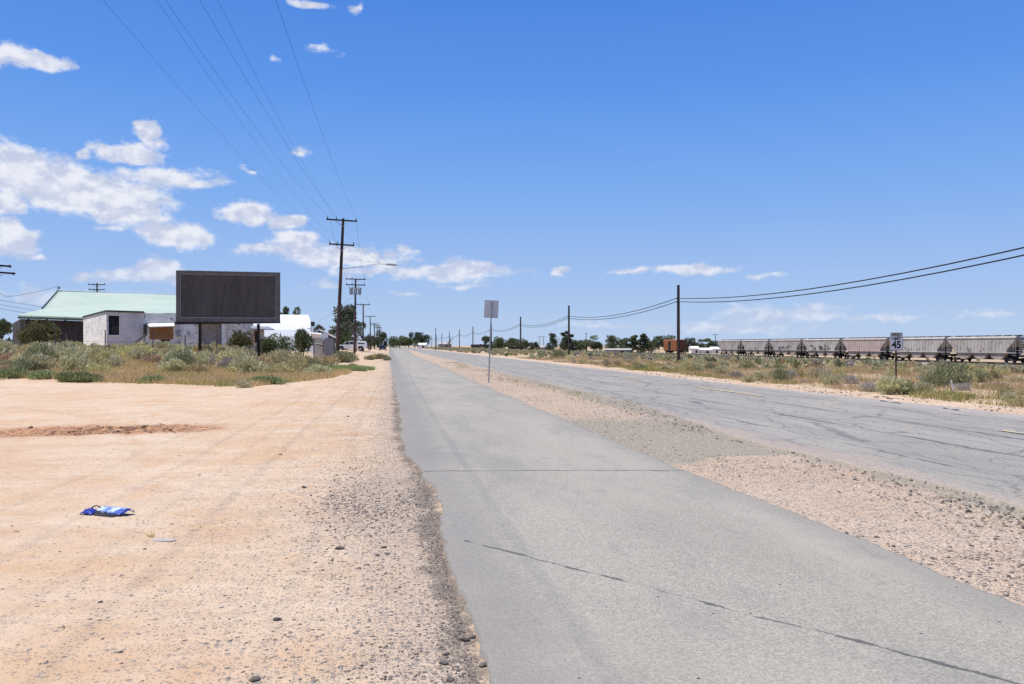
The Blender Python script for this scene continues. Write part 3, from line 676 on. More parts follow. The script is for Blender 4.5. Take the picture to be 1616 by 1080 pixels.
grass('dry_grass', (4.0, 6.4), (22, 75), 9000, lambda x, y: (np.abs(x-5.6-.3*np.sin(y*.3)) < .5) & patchy(x, y, .04), .10, .022, [(.45, .36, .16), (.40, .33, .15)], 'sparse yellow grass on the gravel strip behind the square sign')
def far_scrub(name, pts, label):
    r = rng; V = []; FF = []; C = []; b = 0
    for x, y in pts:
        s = r.uniform(.5, 1.15)*(.62 if x > 0 else 1); k = 46
        P, u = dome_points(k, r, .8*s, .85*s, 5); v, f = cards(P, .30, .6, r, .5, u)
        v += np.array([x, y, Hf(x, y)]); V.append(v); FF.append(f+b); b += len(v)
        c = np.array([(.42, .405, .25), (.40, .375, .19), (.26, .27, .15), (.46, .35, .22), (.38, .335, .28)][r.choice(5, p=[.35, .3, .1, .15, .1])])*r.uniform(.8, 1.15)
        C.append(np.repeat((c*r.uniform(.75, 1.2, (k, 1))), 4, 0))
    return tag(mesh_np(name, np.concatenate(V), np.concatenate(FF), leaf_tint, cols=np.concatenate(C)), label, 'scrub', kind='stuff')
pts = []
while len(pts) < 2100:
    y = random.uniform(45, 420); x = 15.8+random.random()*78 if y > 95 else 24+random.random()*68
    if x > y*.98 or (x < 17.5 and random.random() < .4): continue
    pts.append((x, y))
far_scrub('scrub', pts, 'low desert scrub covering the far part of the field before the railway')
pts = []
while len(pts) < 420:
    y = random.uniform(50, 130); x = random.uniform(-75, -9)
    if x > -13 and y > 75: continue
    pts.append((x, y))
far_scrub('scrub', pts, 'low desert scrub around the far buildings on the left')
pts = [(random.uniform(104, 420), random.uniform(150, 520)) for _ in range(500)]
far_scrub('scrub', pts, 'low scrub beyond the railway tracks')

bark = mat('tree_bark', (.12, .09, .07), (.07, .055, .045), 5, .95)
LEAFM = {'dark': leaf_mat('dark_tree_leaf', (.10, .12, .07), (.07, .088, .05), .15), 'green': leaf_mat('green_tree_leaf', (.16, .185, .09), (.115, .135, .065), .15),
         'pine': leaf_mat('pine_needle', (.145, .155, .105), (.10, .11, .072), .1), 'grey': leaf_mat('grey_tree_twig', (.19, .165, .14), (.14, .12, .10), .1), 'brown': leaf_mat('bronze_tree_leaf', (.15, .125, .05), (.09, .085, .04), .1), 'bush': leaf_mat('garden_bush_leaf', (.12, .15, .06), (.075, .10, .042), .12)}
TREES = {}
def tree_parts(shape, var, leafm):
    """crown and trunk of a tree one unit high, about one unit wide"""
    key = (shape, var, leafm)
    if key in TREES: return TREES[key]
    r = np.random.default_rng(abs(hash(shape)) % 1000 if False else sum(map(ord, shape))*7+var)
    if shape == 'round': lumps = [(math.cos(a)*q*.36, math.sin(a)*q*.36, .5+r.uniform(-.36, .26), r.uniform(.13, .24)) for a, q in zip(r.random(15)*6.28, r.random(15)**.5)]
    elif shape == 'tall': lumps = [(r.uniform(-.16, .16), r.uniform(-.16, .16), z, r.uniform(.10, .17)*(1.15-z*.6)) for z in np.linspace(.12, .92, 17)]
    elif shape == 'pine': lumps = [(math.cos(a)*q, math.sin(a)*q, z, r.uniform(.10, .16)) for z in np.linspace(.10, .92, 34) for a, q in [(r.random()*6.28, r.random()**.5*.47*(1.02-z)**.55)]]
    elif shape == 'bushy': lumps = [(math.cos(a)*q*.42, math.sin(a)*q*.42, .36+r.uniform(-.26, .3)*(1-q*.6), r.uniform(.14, .24)) for a, q in zip(r.random(16)*6.28, r.random(16)**.5)]
    else: lumps = [(math.cos(a)*q*.4, math.sin(a)*q*.4, .52+r.uniform(-.3, .34), r.uniform(.10, .2)) for a, q in zip(r.random(18)*6.28, r.random(18)**.5)]
    lumps = np.array(lumps); n = 2600 if leafm != 'grey' else 900
    k = r.integers(0, len(lumps), n); u = r.normal(size=(n, 3)); u /= np.linalg.norm(u, axis=1)[:, None]
    P = lumps[k, :3]+u*(lumps[k, 3]*(.55+.5*r.random(n)))[:, None]*np.array([1, 1, .8]); P[:, 2] = np.maximum(P[:, 2], .02)
    V, Fc = cards(P, .052, .25, r, .55 if leafm != 'grey' else .15, u*.6)
    kx = .5/np.percentile(np.abs(V[:, :2]), 98.5); kz = 1/np.percentile(V[:, 2], 99.6); V = V*np.array([kx, kx, kz]); lumps = lumps*np.array([kx, kx, kz, kx])
    t = MB(); t.tube([(0, 0, -.03), (.01, .0, .2), (-.005, .01, .42), (.0, .0, .62)], [.030, .024, .017, .006], 6)
    for L in lumps[::2]:
        t.tube([(0, 0, max(.12, L[2]*.5)), (L[0]*.5, L[1]*.5, L[2]*.8), tuple(L[:3])], [.012, .008, .003], 4)
    TREES[key] = (V, Fc, t); return TREES[key]
TOBJ = {}
def tree(name, label, px, top, hw, d, shape, leafm, var=0, group=None, base=None):
    x, y = at(px, d); z0 = Hf(x, y) if base is None else base; h = zat(top, d)-z0; w = hw*2*d/F
    key = (shape, var, leafm)
    root = thing(name, label, 'bush' if 'bush' in name else 'tree', (x, y, z0-.05), random.random()*6.28, group)
    if key not in TOBJ:
        V, Fc, t = tree_parts(*key[:2], leafm)
        a = mesh_np('crown', V, Fc, LEAFM[leafm], root); b = t.build('trunk', bark, root); TOBJ[key] = (a, b)
    else:
        a, b = (link(o.copy(), root) for o in TOBJ[key])
    k_ = 1. if 'bush' in name else 1.12; root.scale = (w*k_, w*k_, h*(1.03 if k_ > 1 else 1))
    return root
TL = 'trees standing beyond the railway'
tree('pine_tree', 'tall dark pine behind the pickup truck and two power poles', 545, 484, 28, 160, 'pine', 'pine', 0)
tree('bare_tree', 'pale grey leafless tree right of the tall pine', 562, 508, 13, 142, 'loose', 'grey', 0)
tree('round_bush', 'green round bush under the tall pine', 543, 522, 13, 152, 'bushy', 'bush', 1)
tree('leafy_tree', 'green tree top showing behind the white hut right of the billboard', 455, 486, 17, 132, 'loose', 'green', 1)
tree('leafy_tree', 'small dark tree between the white hut and dark gabled house', 503, 514, 10, 134, 'round', 'dark', 0)
tree('leafy_tree', 'dark tree at the left edge behind the bronze bush', 4, 503, 17, 120, 'round', 'green', 1)
tree('bronze_bush', 'big bronze green bush before the dark end of the derelict building', 57, 506, 32, 68, 'bushy', 'brown', 0)
tree('garden_bush', 'olive green bush against the white wall under the billboard', 382, 521, 20, 67, 'bushy', 'brown', 1)
tree('garden_bush', 'wide dark green bush right of the right billboard post', 432, 528, 27, 66, 'bushy', 'bush', 2)
tree('garden_bush', 'pointed dark green bush between the white hut and plank fence', 479, 519, 16, 75, 'bushy', 'bush', 3)
tree('street_tree', 'olive green street tree behind the rear of the pickup truck', 581, 529, 8, 190, 'bushy', 'brown', 2)
tree('street_tree', 'slim purplish tree among the far power poles', 597, 514, 5, 330, 'tall', 'grey', 1)
tree('street_tree', 'dark street tree above the charcoal car', 602, 523, 8, 300, 'round', 'dark', 2)
tree('street_tree', 'dark low street tree left of the charcoal car', 592, 531, 8, 260, 'bushy', 'dark', 1)
tree('round_tree', 'broad green tree just right of the road vanishing point', 631, 531, 14, 420, 'bushy', 'green', 3)
tree('round_tree', 'small dark tree nearest the road vanishing point', 620, 536, 7, 430, 'bushy', 'dark', 3)
tree('round_tree', 'low green tree left of the dark twin crowns', 645, 534, 10, 420, 'bushy', 'green', 4)
tree('round_tree', 'left of the two dark touching round crowns', 655, 525, 9, 440, 'round', 'dark', 3)
tree('round_tree', 'right of the two dark touching round crowns', 666, 526, 10, 445, 'round', 'dark', 4)
for px, top, hw, sh, lm, v, lab in (
        (709, 533, 5, 'loose', 'grey', 2, 'small bare purplish tree among the farthest telephone poles'),
        (766, 531, 7, 'round', 'dark', 1, 'round dark tree left of the square sign post'), (785, 532, 9, 'round', 'green', 2, 'round green tree right of the square sign post'),
        (797, 537, 9, 'bushy', 'green', 1, 'low green tree joined to the one by the square sign'), (809, 534, 9, 'round', 'green', 3, 'green tree left of the third nearest telephone pole'),
        (824, 535, 10, 'bushy', 'green', 2, 'wide tree behind the third nearest telephone pole'), (843, 540, 7, 'bushy', 'dark', 5, 'lone small dark bush like tree in the gap of the tree line'),
        (871, 527, 8, 'pine', 'dark', 1, 'ragged dark tree with a leaning top left of the second nearest pole'), (884, 532, 11, 'loose', 'grey', 3, 'greyish tree between two dark trees by the second nearest pole'),
        (895, 524, 9, 'tall', 'dark', 2, 'tall dark tree touching the second nearest telephone pole'), (910, 537, 9, 'bushy', 'green', 5, 'low tree just right of the second nearest telephone pole'),
        (926, 531, 14, 'loose', 'green', 4, 'wide loose tree with a small utility pole behind it'), (941, 540, 9, 'bushy', 'dark', 6, 'low dark tree right of the wide loose tree'),
        (964, 530, 10, 'pine', 'green', 2, 'pointed green tree left of three tall trees'), (980, 534, 11, 'round', 'green', 5, 'broad green tree before the three tall trees'),
        (998, 530, 9, 'tall', 'green', 3, 'first tall rounded tree left of the orange boxcar'), (1015, 528, 9, 'tall', 'dark', 4, 'tallest dark tree left of the orange boxcar'),
        (1028, 535, 10, 'bushy', 'green', 7, 'low broad tree beside the tallest dark tree'), (1040, 531, 9, 'loose', 'dark', 5, 'dark tree at the left side of the orange boxcar'),
        (1056, 530, 11, 'round', 'green', 6, 'green tree rising just above the orange boxcar'), (1088, 534, 10, 'round', 'dark', 6, 'dark tree at the ribbed end of the orange boxcar'),
        (1101, 541, 9, 'bushy', 'green', 8, 'low green tree above the white shed roofs'), (1116, 535, 11, 'loose', 'green', 7, 'pale green tree behind the white shed roofs'), (1128, 538, 8, 'round', 'dark', 7, 'dark tree at the tail end of the hopper train')):
    tree('distant_tree', lab, px, top, hw, 345, sh, lm, v, TL)
# ------------------------------------------------------------------ billboard
def quad_frame(A, B, z0, z1, t):
    """a vertical slab between plan points A and B (x,y), from z0 to z1, thickness vector from its back"""
    return [(A[0], A[1], z0), (B[0], B[1], z0), (B[0], B[1], z1), (A[0], A[1], z1)]
def perp(A, B):
    v = Vector((B[0]-A[0], B[1]-A[1], 0)).normalized(); return Vector((v.y, -v.x, 0))     # towards the camera side when A is left of B
A, B = at(278, 54.0), at(442, 55.6)
bb = thing('billboard', 'big empty black roadside billboard on two dark posts above the brush', 'billboard', (A[0], A[1], Hf(*A)))
org = Vector((A[0], A[1], Hf(*A)))
n = perp(A, B); u = Vector((B[0]-A[0], B[1]-A[1], 0)); L = u.length; u.normalize()
zb, zt = zat(508.5, 54.5)-org.z, zat(428, 54.5)-org.z
def loc(a, b, z): return tuple(u*a+n*b+Vector((0, 0, z)))           # along, forward, up
mb = MB(); mb.slab([loc(.3, 0, zb+.32), loc(L-.3, 0, zb+.32), loc(L-.3, 0, zt-.26), loc(.3, 0, zt-.26)], -n*.12); mb.build('panel', board_panel, bb)
mb = MB(); w = .30
for a0, a1, z0, z1 in ((0, L, zt-.22, zt), (0, L, zb, zb+.28), (0, .26, zb+.28, zt-.22), (L-.26, L, zb+.28, zt-.22)):
    mb.slab([loc(a0, .07, z0), loc(a1, .07, z0), loc(a1, .07, z1), loc(a0, .07, z1)], -n*.42)
mb.build('frame', board_frame, bb)
mb = MB()
for a0, a1, z0, z1 in ((.26, L-.26, zt-.26, zt-.22), (.26, L-.26, zb+.28, zb+.33), (.26, .30, zb+.33, zt-.26), (L-.30, L-.26, zb+.33, zt-.26)):
    mb.slab([loc(a0, .055, z0), loc(a1, .055, z0), loc(a1, .055, z1), loc(a0, .055, z1)], -n*.05)
mb.build('trim', board_trim, bb)
mb = MB()
for zz in (zb+.28+(zt-zb-.5)*.35,): mb.slab([loc(.3, .012, zz), loc(L-.3, .012, zz), loc(L-.3, .012, zz+.03), loc(.3, .012, zz+.03)], -n*.01)
for aa in (L*.5, L*.27): mb.slab([loc(aa, .008, zb+.33), loc(aa+.018, .008, zb+.33), loc(aa+.018, .008, zt-.27), loc(aa, .008, zt-.27)], -n*.007)
mb.build('panel_seam', board_frame, bb)
mb = MB(); mb.slab([loc(-.06, .12, zb-.17), loc(L+.03, .12, zb-.05), loc(L+.03, .12, zb-.004), loc(-.06, .12, zb-.004)], -n*.5); mb.build('ledge', rust_post, bb)
for px, d in ((315, 54.4), (407.5, 55.4)):
    x, y = at(px, d); q = Vector((x, y, Hf(x, y)))-org-n*.18
    mb = MB(); mb.box((q.x, q.y, (q.z-.4+zb-.1)/2), (.20, .20, zb-.1-q.z+.4), PSI); mb.build('post', rust_post, bb)

# ------------------------------------------------------------------ derelict building with the green roof
def P3(px, py, d): x, y = at(px, d); return Vector((x, y, zat(py, d)))
def wall(mbx, a, b, z0, z1a, z1b=None, t=.18):
    z1b = z1a if z1b is None else z1b
    n = perp(a, b); mbx.slab([(a[0], a[1], z0), (b[0], b[1], z0), (b[0], b[1], z1b), (a[0], a[1], z1a)], -n*t)
Gz = .3
db = thing('derelict_building', 'abandoned white building with long pale green sheet roof and dark left end', 'building')
ridge0, ridge1 = P3(91, 459.8, 90), P3(345, 468, 96)
E0, E1, E2 = P3(28, 497.8, 80), P3(131, 501, 77), P3(345, 499, 79)
K = P3(66, 488, 83.5)
mb = MB(); mb.slab([E0, E1, E2, ridge1, ridge0, K], (0, 0, -.12))
back0, back1 = at(60, 104), at(345, 112)
mb.slab([ridge0, ridge1, (*back1, zat(499, 100)), (*back0, zat(499, 100))], (0, 0, -.12))
roof = mb.build('roof', green_roof, db)
mb = MB(); mb.tube([ridge0+Vector((0, 0, .04)), (ridge0+ridge1)/2+Vector((0, 0, -.06)), ridge1+Vector((0, 0, .04))], .07, 5); mb.build('ridge_cap', green_roof, roof)
mb = MB(); mb.tube([ridge0+Vector((0, 0, .03)), K+Vector((0, 0, .05))], .09, 4); mb.build('rake_board', fascia_m, roof)
mb = MB(); mb.slab([E0+Vector((0, 0, -.13)), E1+Vector((0, 0, -.13)), E1+Vector((0, 0, -.33)), E0+Vector((0, 0, -.33))], (0, .08, 0)); mb.build('fascia', fascia_m, db)
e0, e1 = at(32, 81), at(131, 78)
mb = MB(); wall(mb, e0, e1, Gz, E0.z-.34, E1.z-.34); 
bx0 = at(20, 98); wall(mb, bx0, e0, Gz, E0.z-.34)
mb.build('shed_wall', brown_wall, db)  # closed dark brown wall across the left end
mb = MB()
for px in (45, 74, 103): mb.add(*MB().box((*at(px, 80.2), 2.4), (.14, .14, 4.0)).__dict__.values())
mb.build('shed_stud', dark_metal, db)
a0, a1, a2 = at(131.5, 76.8), at(168, 70), at(227.5, 71.4)
za, zb_, zc = zat(501.5, 76.8), zat(492.2, 70), zat(494, 71.4)
mb = MB(); wall(mb, a0, a1, Gz, za, zb_); mb.build('side_wall', white_paint, db)
mb = MB()
# the front wall with its window opening
def lerp(a, b, t): return (a[0]+(b[0]-a[0])*t, a[1]+(b[1]-a[1])*t)
wl, wr = lerp(a1, a2, .045), lerp(a1, a2, .335); zs, zh = zat(529, 70.5), zat(498.5, 70.5)
wall(mb, a1, wl, Gz, zb_); wall(mb, wr, a2, Gz, zb_-.02, zc); wall(mb, wl, wr, Gz, zs); wall(mb, wl, wr, zh, zb_-.005)
mb.build('front_wall', shaded_wall, db)
nf = perp(a1, a2)
win = MB()
for p, q, z0, z1 in ((wl, wr, zs-.1, zs), (wl, wr, zh, zh+.1)):
    win.slab([(*p, z0), (*q, z0), (*q, z1), (*p, z1)], nf*.05)
for p in (wl, wr):
    q = lerp(a1, a2, .045 + (.29 if p is wr else -.022)); q = (p[0]+(a2[0]-a1[0])*.022*(1 if p is wr else -1), p[1]+(a2[1]-a1[1])*.022*(1 if p is wr else -1))
    win.slab([(*p, zs-.1), (*q, zs-.1), (*q, zh+.1), (*p, zh+.1)], nf*.05)
wf = win.build('window', white_paint, db)
mb = MB(); iw = [(*wl, zs), (*wr, zs), (*wr, zh), (*wl, zh)]; mb.slab([Vector(p)-nf*.14 for p in iw], -nf*.03); mb.build('pane', black_void, wf)
mb = MB(); m_ = lerp(wl, wr, .32); zz = zs+(zh-zs)*.48
mb.slab([Vector((*m_, zs))-nf*.11, Vector((*wr, zs))-nf*.11, Vector((*wr, zz))-nf*.11, Vector((*m_, zz))-nf*.11], -nf*.02); mb.build('board', brown_wall, wf)
mb = MB(); f0, f1 = Vector((*a1, zb_)), Vector((*a2, zc)); fb = Vector((*a0, za))
mb.slab([f0+nf*.12, f1+nf*.12, f1+nf*.12+Vector((0, 0, .14)), f0+nf*.12+Vector((0, 0, .14))], -nf*.1)
ns = perp(a0, a1); mb.slab([fb+ns*.08, f0+ns*.08, f0+ns*.08+Vector((0, 0, .14)), fb+ns*.08+Vector((0, 0, .14))], -ns*.07)
mb.build('fascia', fascia_m, db)
mb = MB(); mb.slab([fb, f0, f1, Vector((*at(240, 79), zat(498, 79)))], (0, 0, .06)); mb.build('flat_roof', green_roof, db)
mb = MB(); p0 = Vector((*at(229, 71.1), 0)); mb.box((p0.x, p0.y, (zat(512, 71)+zat(530, 71))/2), (.24, .2, (530-512)*71/F)); q0 = P3(227, 531, 71.0); q1 = P3(209, 543.5, 70.2); mb.tube([q0, q1], .08, 4); mb.build('drain_pipe', dark_metal, db)
# white block front
b0, b1, b2, b3 = at(227.8, 71.5), at(316, 73.2), at(350, 74.6), at(398, 74.9)
zt0 = zat(494.5, 71.5)
wb = thing('block_building', 'white block walled building with brown boarded window behind the billboard', 'building')
mb = MB(); wall(mb, b0, b1, Gz, zt0, zt0+.1, .3); mb.build('wall', white_block, wb)
c0, c1 = at(316.3, 75.4), at(349.5, 76.4)
mb = MB(); wall(mb, c0, c1, Gz, zt0); wall(mb, b1, c0, Gz, zt0, None, .1); mb.build('recessed_wall', shaded_wall, wb)
mb = MB(); wall(mb, at(350, 76.3), b2, Gz, zt0-.02, None, .1); wall(mb, b2, at(357, 74.7), Gz, zt0+.02, None, .4); mb.build('pillar', white_paint, wb)
mb = MB(); wall(mb, at(357.2, 74.95), b3, Gz, zt0, None, .3); wall(mb, b3, at(392, 86), Gz, zt0, None, .3); mb.build('wall', white_block, wb)
mb = MB(); mb.slab([(*b0, zt0-.15), (*b3, zt0-.12), (*at(392, 86), zt0-.1), (*at(215, 84), zt0-.1)], (0, 0, .1)); mb.build('flat_roof', shaded_wall, wb)
nb = perp(b0, b1)
def on(px, py, d): return P3(px, py, d)
def panel(par, name, m, x0, x1, y0, y1, d0, d1, proud, th):
    p = [P3(x0, y1, d0), P3(x1, y1, d1), P3(x1, y0, d1), P3(x0, y0, d0)]
    return MB().slab([q+nb*(proud+th) for q in p], -nb*th).build(name, m, par)
dq = lambda px: 71.5+(px-227.8)/(316-227.8)*1.7
pl = panel(wb, 'plywood_board', plywood, 236.5, 273, 516.5, 536, dq(236), dq(273), .01, .05)
panel(wb, 'boarded_doorway', steel_dark, 254, 268.5, 536.2, 546, dq(254), dq(268), .004, .04)
mb = MB(); q = [P3(232, 510.5, dq(232)), P3(275, 509.5, dq(275)), P3(275, 514.5, dq(275)-.9), P3(236, 515.5, dq(236)-.9)]; mb.slab(q, (0, 0, -.07)); mb.build('awning', white_paint, wb)
mb = MB(); q = [P3(234, 515.6, dq(234)-.7), P3(274, 515.6, dq(274)-.7)]; mb.tube(q, .05, 4); mb.build('awning_rail', plywood, wb)
bx = panel(wb, 'meter_box', galv, 278.5, 285, 521, 531.5, dq(278), dq(285), .004, .2)
panel(wb, 'upper_band', white_paint, 229, 279, 496, 508.5, dq(229), dq(279), .004, .05)
mb = MB(); mb.tube([P3(303+i*5, 511.5+random.uniform(-.6, .6)-i*.12, 72.4)+nb*.1 for i in range(4)], .05, 4); mb.build('loose_flashing', rust_post, wb)
pb = thing('porch_room', 'small dim porch with sloping tin awning beside the right billboard post', 'porch')
g0, g1 = at(399, 73.6), at(417, 74.0)
mb = MB(); wall(mb, g0, g1, Gz, zat(519, 74)); wall(mb, g1, at(417, 80), Gz, zat(519, 74)); mb.build('wall', house_wall, pb)
np_ = perp(g0, g1)
p = [P3(401.5, 541, 73.6), P3(406.5, 541, 73.7), P3(406.5, 523, 73.7), P3(401.5, 523, 73.6)]
mb = MB(); mb.slab([q+np_*.05 for q in p], -np_*.03); wd = mb.build('window', black_void, pb)
mb = MB(); mb.tube([p[1]+np_*.06, p[2]+np_*.06], .05, 4); mb.tube([p[0]+np_*.06, p[3]+np_*.06], .05, 4); mb.build('window_frame', plywood, wd)
mb = MB(); mb.slab([P3(394, 514.5, 74.4), P3(424, 515.5, 75), P3(433, 519.8, 73.4), P3(398, 518.5, 72.9)], (0, 0, -.08)); mb.build('awning', galv, pb)

# ------------------------------------------------------------------ white barrel hut, dark gabled house, small roof masts
hut = thing('quonset_hut', 'long white corrugated barrel roofed hut with dark vent at its right end', 'hut', (*at(420, 100), .7))
hL, hR = at(335, 97), at(492.5, 101.5)
hu = Vector((hR[0]-hL[0], hR[1]-hL[1], 0)); hl = hu.length; hu.normalize(); hn = Vector((hu.y, -hu.x, 0))
ho = Vector((*at(420, 100), .7)); o0 = Vector((*hL, .7))-ho
rad = 4.9; hh = zat(496.5, 104)-.7
prof = [(math.cos(a)*rad, math.sin(a)**.85*hh if math.sin(a) > 0 else 0) for a in np.linspace(0, math.pi, 18)]
mb = MB(); sh = 4.6
V = [o0+hu*s+hn*(x-sh)+Vector((0, 0, z)) for s in (0, hl) for x, z in prof]
k = len(prof); mb.add(V, [(i, i+1, k+i+1, k+i) for i in range(k-1)]); ht = mb.build('barrel_roof', hut_white, hut, smooth=False)
mb = MB(); mb.add([o0+hu*(hl-.05)+hn*(x-sh)+Vector((0, 0, z)) for x, z in prof], [tuple(range(k))]); mb.add([o0+hn*(x-sh)+hu*.05+Vector((0, 0, z)) for x, z in prof], [tuple(range(k))]); mb.build('end_wall', hut_white, hut)
def hp(px, py, d): return P3(px, py, d)-ho
mb = MB(); c = hp(493.5, 511.5, 99); mb.box(c, (.45, .5, .55)); mb.build('vent', dark_metal, hut)
mb = MB(); mb.tube([hp(491, 514, 98), hp(491, 527, 98)], .07, 5); mb.tube([hp(494.5, 515, 98), hp(494.5, 526, 98)], .07, 5); mb.tube([hp(485, 518.5, 98), hp(490, 519.5, 98)], .06, 5); mb.build('pipe', galv, hut)
hs = thing('gabled_house', 'little house with dark gable and white edged roof behind the plank fence', 'house', (*at(512, 108), .8))
hb = Vector((*at(512, 108), .8))
G0, GP, G1 = P3(497, 527.5, 106)-hb, P3(503, 520.6, 107)-hb, P3(529, 533, 106)-hb
dep = Vector((-1.0, 6.5, 0))
mb = MB(); mb.slab([G0+Vector((0, 0, -.3)), GP, G1], dep); mb.slab([Vector((G0.x, G0.y, -.4)), Vector((G1.x, G1.y, -.4)), G1, G0+Vector((0, 0, -.3))], dep); mb.build('wall', house_dark, hs)
mb = MB(); fw = Vector((.1, -.45, 0))
for a, b in ((G0+Vector((-.35, 0, -.25)), GP), (GP, G1+Vector((.25, 0, -.12)))):
    mb.slab([a+fw+Vector((0, 0, .02)), b+fw+Vector((0, 0, .02)), b+dep+Vector((0, 0, .02)), a+dep+Vector((0, 0, .02))], (0, 0, .09))
mb.build('roof', house_dark, hs)
mb = MB()
for a, b in ((G0+Vector((-.35, 0, -.25)), GP), (GP, G1+Vector((.25, 0, -.12)))):
    mb.slab([a+fw*1.05+Vector((0, 0, -.12)), b+fw*1.05+Vector((0, 0, -.12)), b+fw*1.05+Vector((0, 0, .13)), a+fw*1.05+Vector((0, 0, .13))], (0, -.04, 0))
mb.build('bargeboard', white_paint, hs)
mb = MB(); q = P3(508, 533, 105.4)-hb; mb.box((q.x, q.y-.2, q.z), (1.6, .05, 1.1)); mb.build('garage_door', hut_white, hs)
lm = thing('lean_to', 'white flat lean-to roof at the foot of the barrel hut', 'shed', (*at(500, 96), .8)); lb = Vector((*at(500, 96), .8))
mb = MB(); mb.slab([P3(489, 525.8, 95)-lb, P3(508, 527.5, 95)-lb, P3(507, 526, 99)-lb, P3(489, 524.5, 99)-lb], (0, 0, -.12)); mb.build('roof', white_paint, lm)
mb = MB(); p, q = P3(490, 0, 95.5)-lb, P3(506, 0, 95.5)-lb; mb.slab([(p.x, p.y, -.3), (q.x, q.y, -.3), (q.x, q.y, zat(527.5, 95)-lb.z), (p.x, p.y, zat(526.5, 95)-lb.z)], (0, .15, 0)); mb.build('wall', hut_white, lm)
ms = thing('roof_mast', 'thin metal service mast standing on the left end of the green ridge', 'mast', tuple(ridge0))
MB().tube([(0, 0, -.1), (.05, 0, .62)], .045, 5).build('pole', galv, ms); MB().box((.16, 0, .38), (.2, .12, .22)).build('weatherhead', galv, ms)

# ------------------------------------------------------------------ plank fence and wire fence
pf = thing('plank_fence', 'short weathered grey plank fence with gaps beside the first power pole', 'fence', (*at(510, 66), Hf(*at(510, 66))))
fo = Vector((*at(510, 66), Hf(*at(510, 66))))
def planks(name, x0, d0, x1, d1, top0, top1, step, wpl, gaps):
    a, b = Vector((*at(x0, d0), 0)), Vector((*at(x1, d1), 0)); ln = (b-a).length; v = (b-a).normalized(); ang = math.atan2(v.y, v.x); m = MB(); t = 0; i = 0
    while t < ln:
        if i not in gaps:
            c = a+v*t; z0 = Hf(c.x, c.y)-.1; z1 = zat(top0+(top1-top0)*t/ln, d0+(d1-d0)*t/ln)+random.uniform(-.07, .05)
            m.box((c.x-fo.x, c.y-fo.y, (z0+z1)/2-fo.z), (wpl*random.uniform(.85, 1.05), .03, z1-z0), ang, random.uniform(-.015, .015))
        t += step; i += 1
    return m.build(name, grey_wood, pf)
planks('panel', 496, 69, 509.5, 66, 533, 533.5, .16, .13, (2, 5))
planks('panel', 512.5, 65, 526.5, 68, 533.5, 535, .125, .12, ())
for x, d in ((495.5, 69), (511, 65.3), (527.5, 68)):
    q = Vector((*at(x, d), 0))-fo; MB().box((q.x, q.y, Hf(*at(x, d))-fo.z+.95), (.11, .11, 2.1)).build('post', grey_wood, pf)
for z in (.5, 1.6):
    m = MB(); m.tube([Vector((*at(x, d+.12), Hf(*at(x, d))+z))-fo for x, d in ((495.5, 69), (511, 65.3), (527.5, 68))], .04, 4); m.build('rail', grey_wood, pf)
wfn = thing('wire_fence', 'rusty wire fence of thin steel posts in front of the derelict building', 'fence', (*at(200, 57), Hf(*at(200, 57))))
wo = Vector((*at(200, 57), Hf(*at(200, 57)))); tops = []
for px, d, top in ((16, 60, 534), (50, 59, 533), (87, 58, 511), (105, 58, 527), (166.5, 57, 521), (229, 57, 526), (241.5, 56, 524), (292.5, 56, 529), (342, 57, 527.5), (413, 58, 533), (448, 60, 536), (474, 63, 536)):
    x, y = at(px, d); b = Vector((x, y, Hf(x, y)-.2)); t = P3(px+random.uniform(-.8, .8), top, d); tops.append((b, t))
    MB().tube([b-wo, t-wo], .038, 5).build('post', mat('rusty_steel_post', (.14, .115, .10), (.07, .055, .05), 5, .8), wfn)
for f in (.35, .62, .86):
    m = MB(); m.tube([b+(Vector((t.x, t.y, b.z+1.35))-b)*f-wo for b, t in tops], .008, 3); m.build('wire', wire_m, wfn)

# ------------------------------------------------------------------ power poles, lamps, wires
def arm_part(root, z, half, off, dirv, name='crossarm', size=.11, ins=(-.92, -.45, .92), braces=True, front=-.2):
    d = Vector(dirv).normalized(); n = Vector((d.y, -d.x, 0)); c = Vector((0, 0, z))+d*off+n*.17
    m = MB(); m.box(c, (half*2, size, size*1.25), math.atan2(d.y, d.x)); a = m.build(name, wood_pole, root)
    for f in ins:
        p = c+d*half*f; MB().cyl(p+Vector((0, 0, .05)), p+Vector((0, 0, .30)), .055, .035, 6).build('insulator', porcelain, a)
    if braces:
        m = MB()
        for s in (-1, 1): m.tube([c+d*s*half*.45+Vector((0, 0, -.06))+n*.07, c+Vector((0, 0, -.62))-d*off+n*.02], .025, 4)
        m.build('brace', galv, a)
    return a
def power_pole(label, px, d, top, arms, lean=(0, 0), r=.17, m=wood_brown, group='power poles along the left side of the road', base=None, dirv=(1, 0, 0), name='power_pole', ins=True, braces=True, z0=None):
    x, y = at(px, d); z0 = Hf(x, y) if z0 is None else z0; h = zat(top, d)-z0
    root = thing(name, label, 'utility pole', (x, y, z0), 0, group)
    root.rotation_euler = (0, math.atan2(lean[0], h), 0)
    MB().tube([(0, 0, -.4), (0, 0, h*.5), (0, 0, h)], [r, r*.82, r*.62], 8).build('pole', m, root)
    for py, half, off in arms:
        arm_part(root, zat(py, d)-z0, half, off, dirv, ins=(-.93, -.35, .93) if ins else (), braces=braces)
    return root, h, z0
pp1, h1, z01 = power_pole('nearest tall power pole with two crossarms and a long street lamp arm', 531.5, 78, 344.5, ((348, 1.48, -.12), (386.5, 1.22, -.03)), lean=(.62, 0), r=.2)
lz = zat(424, 78)-z01
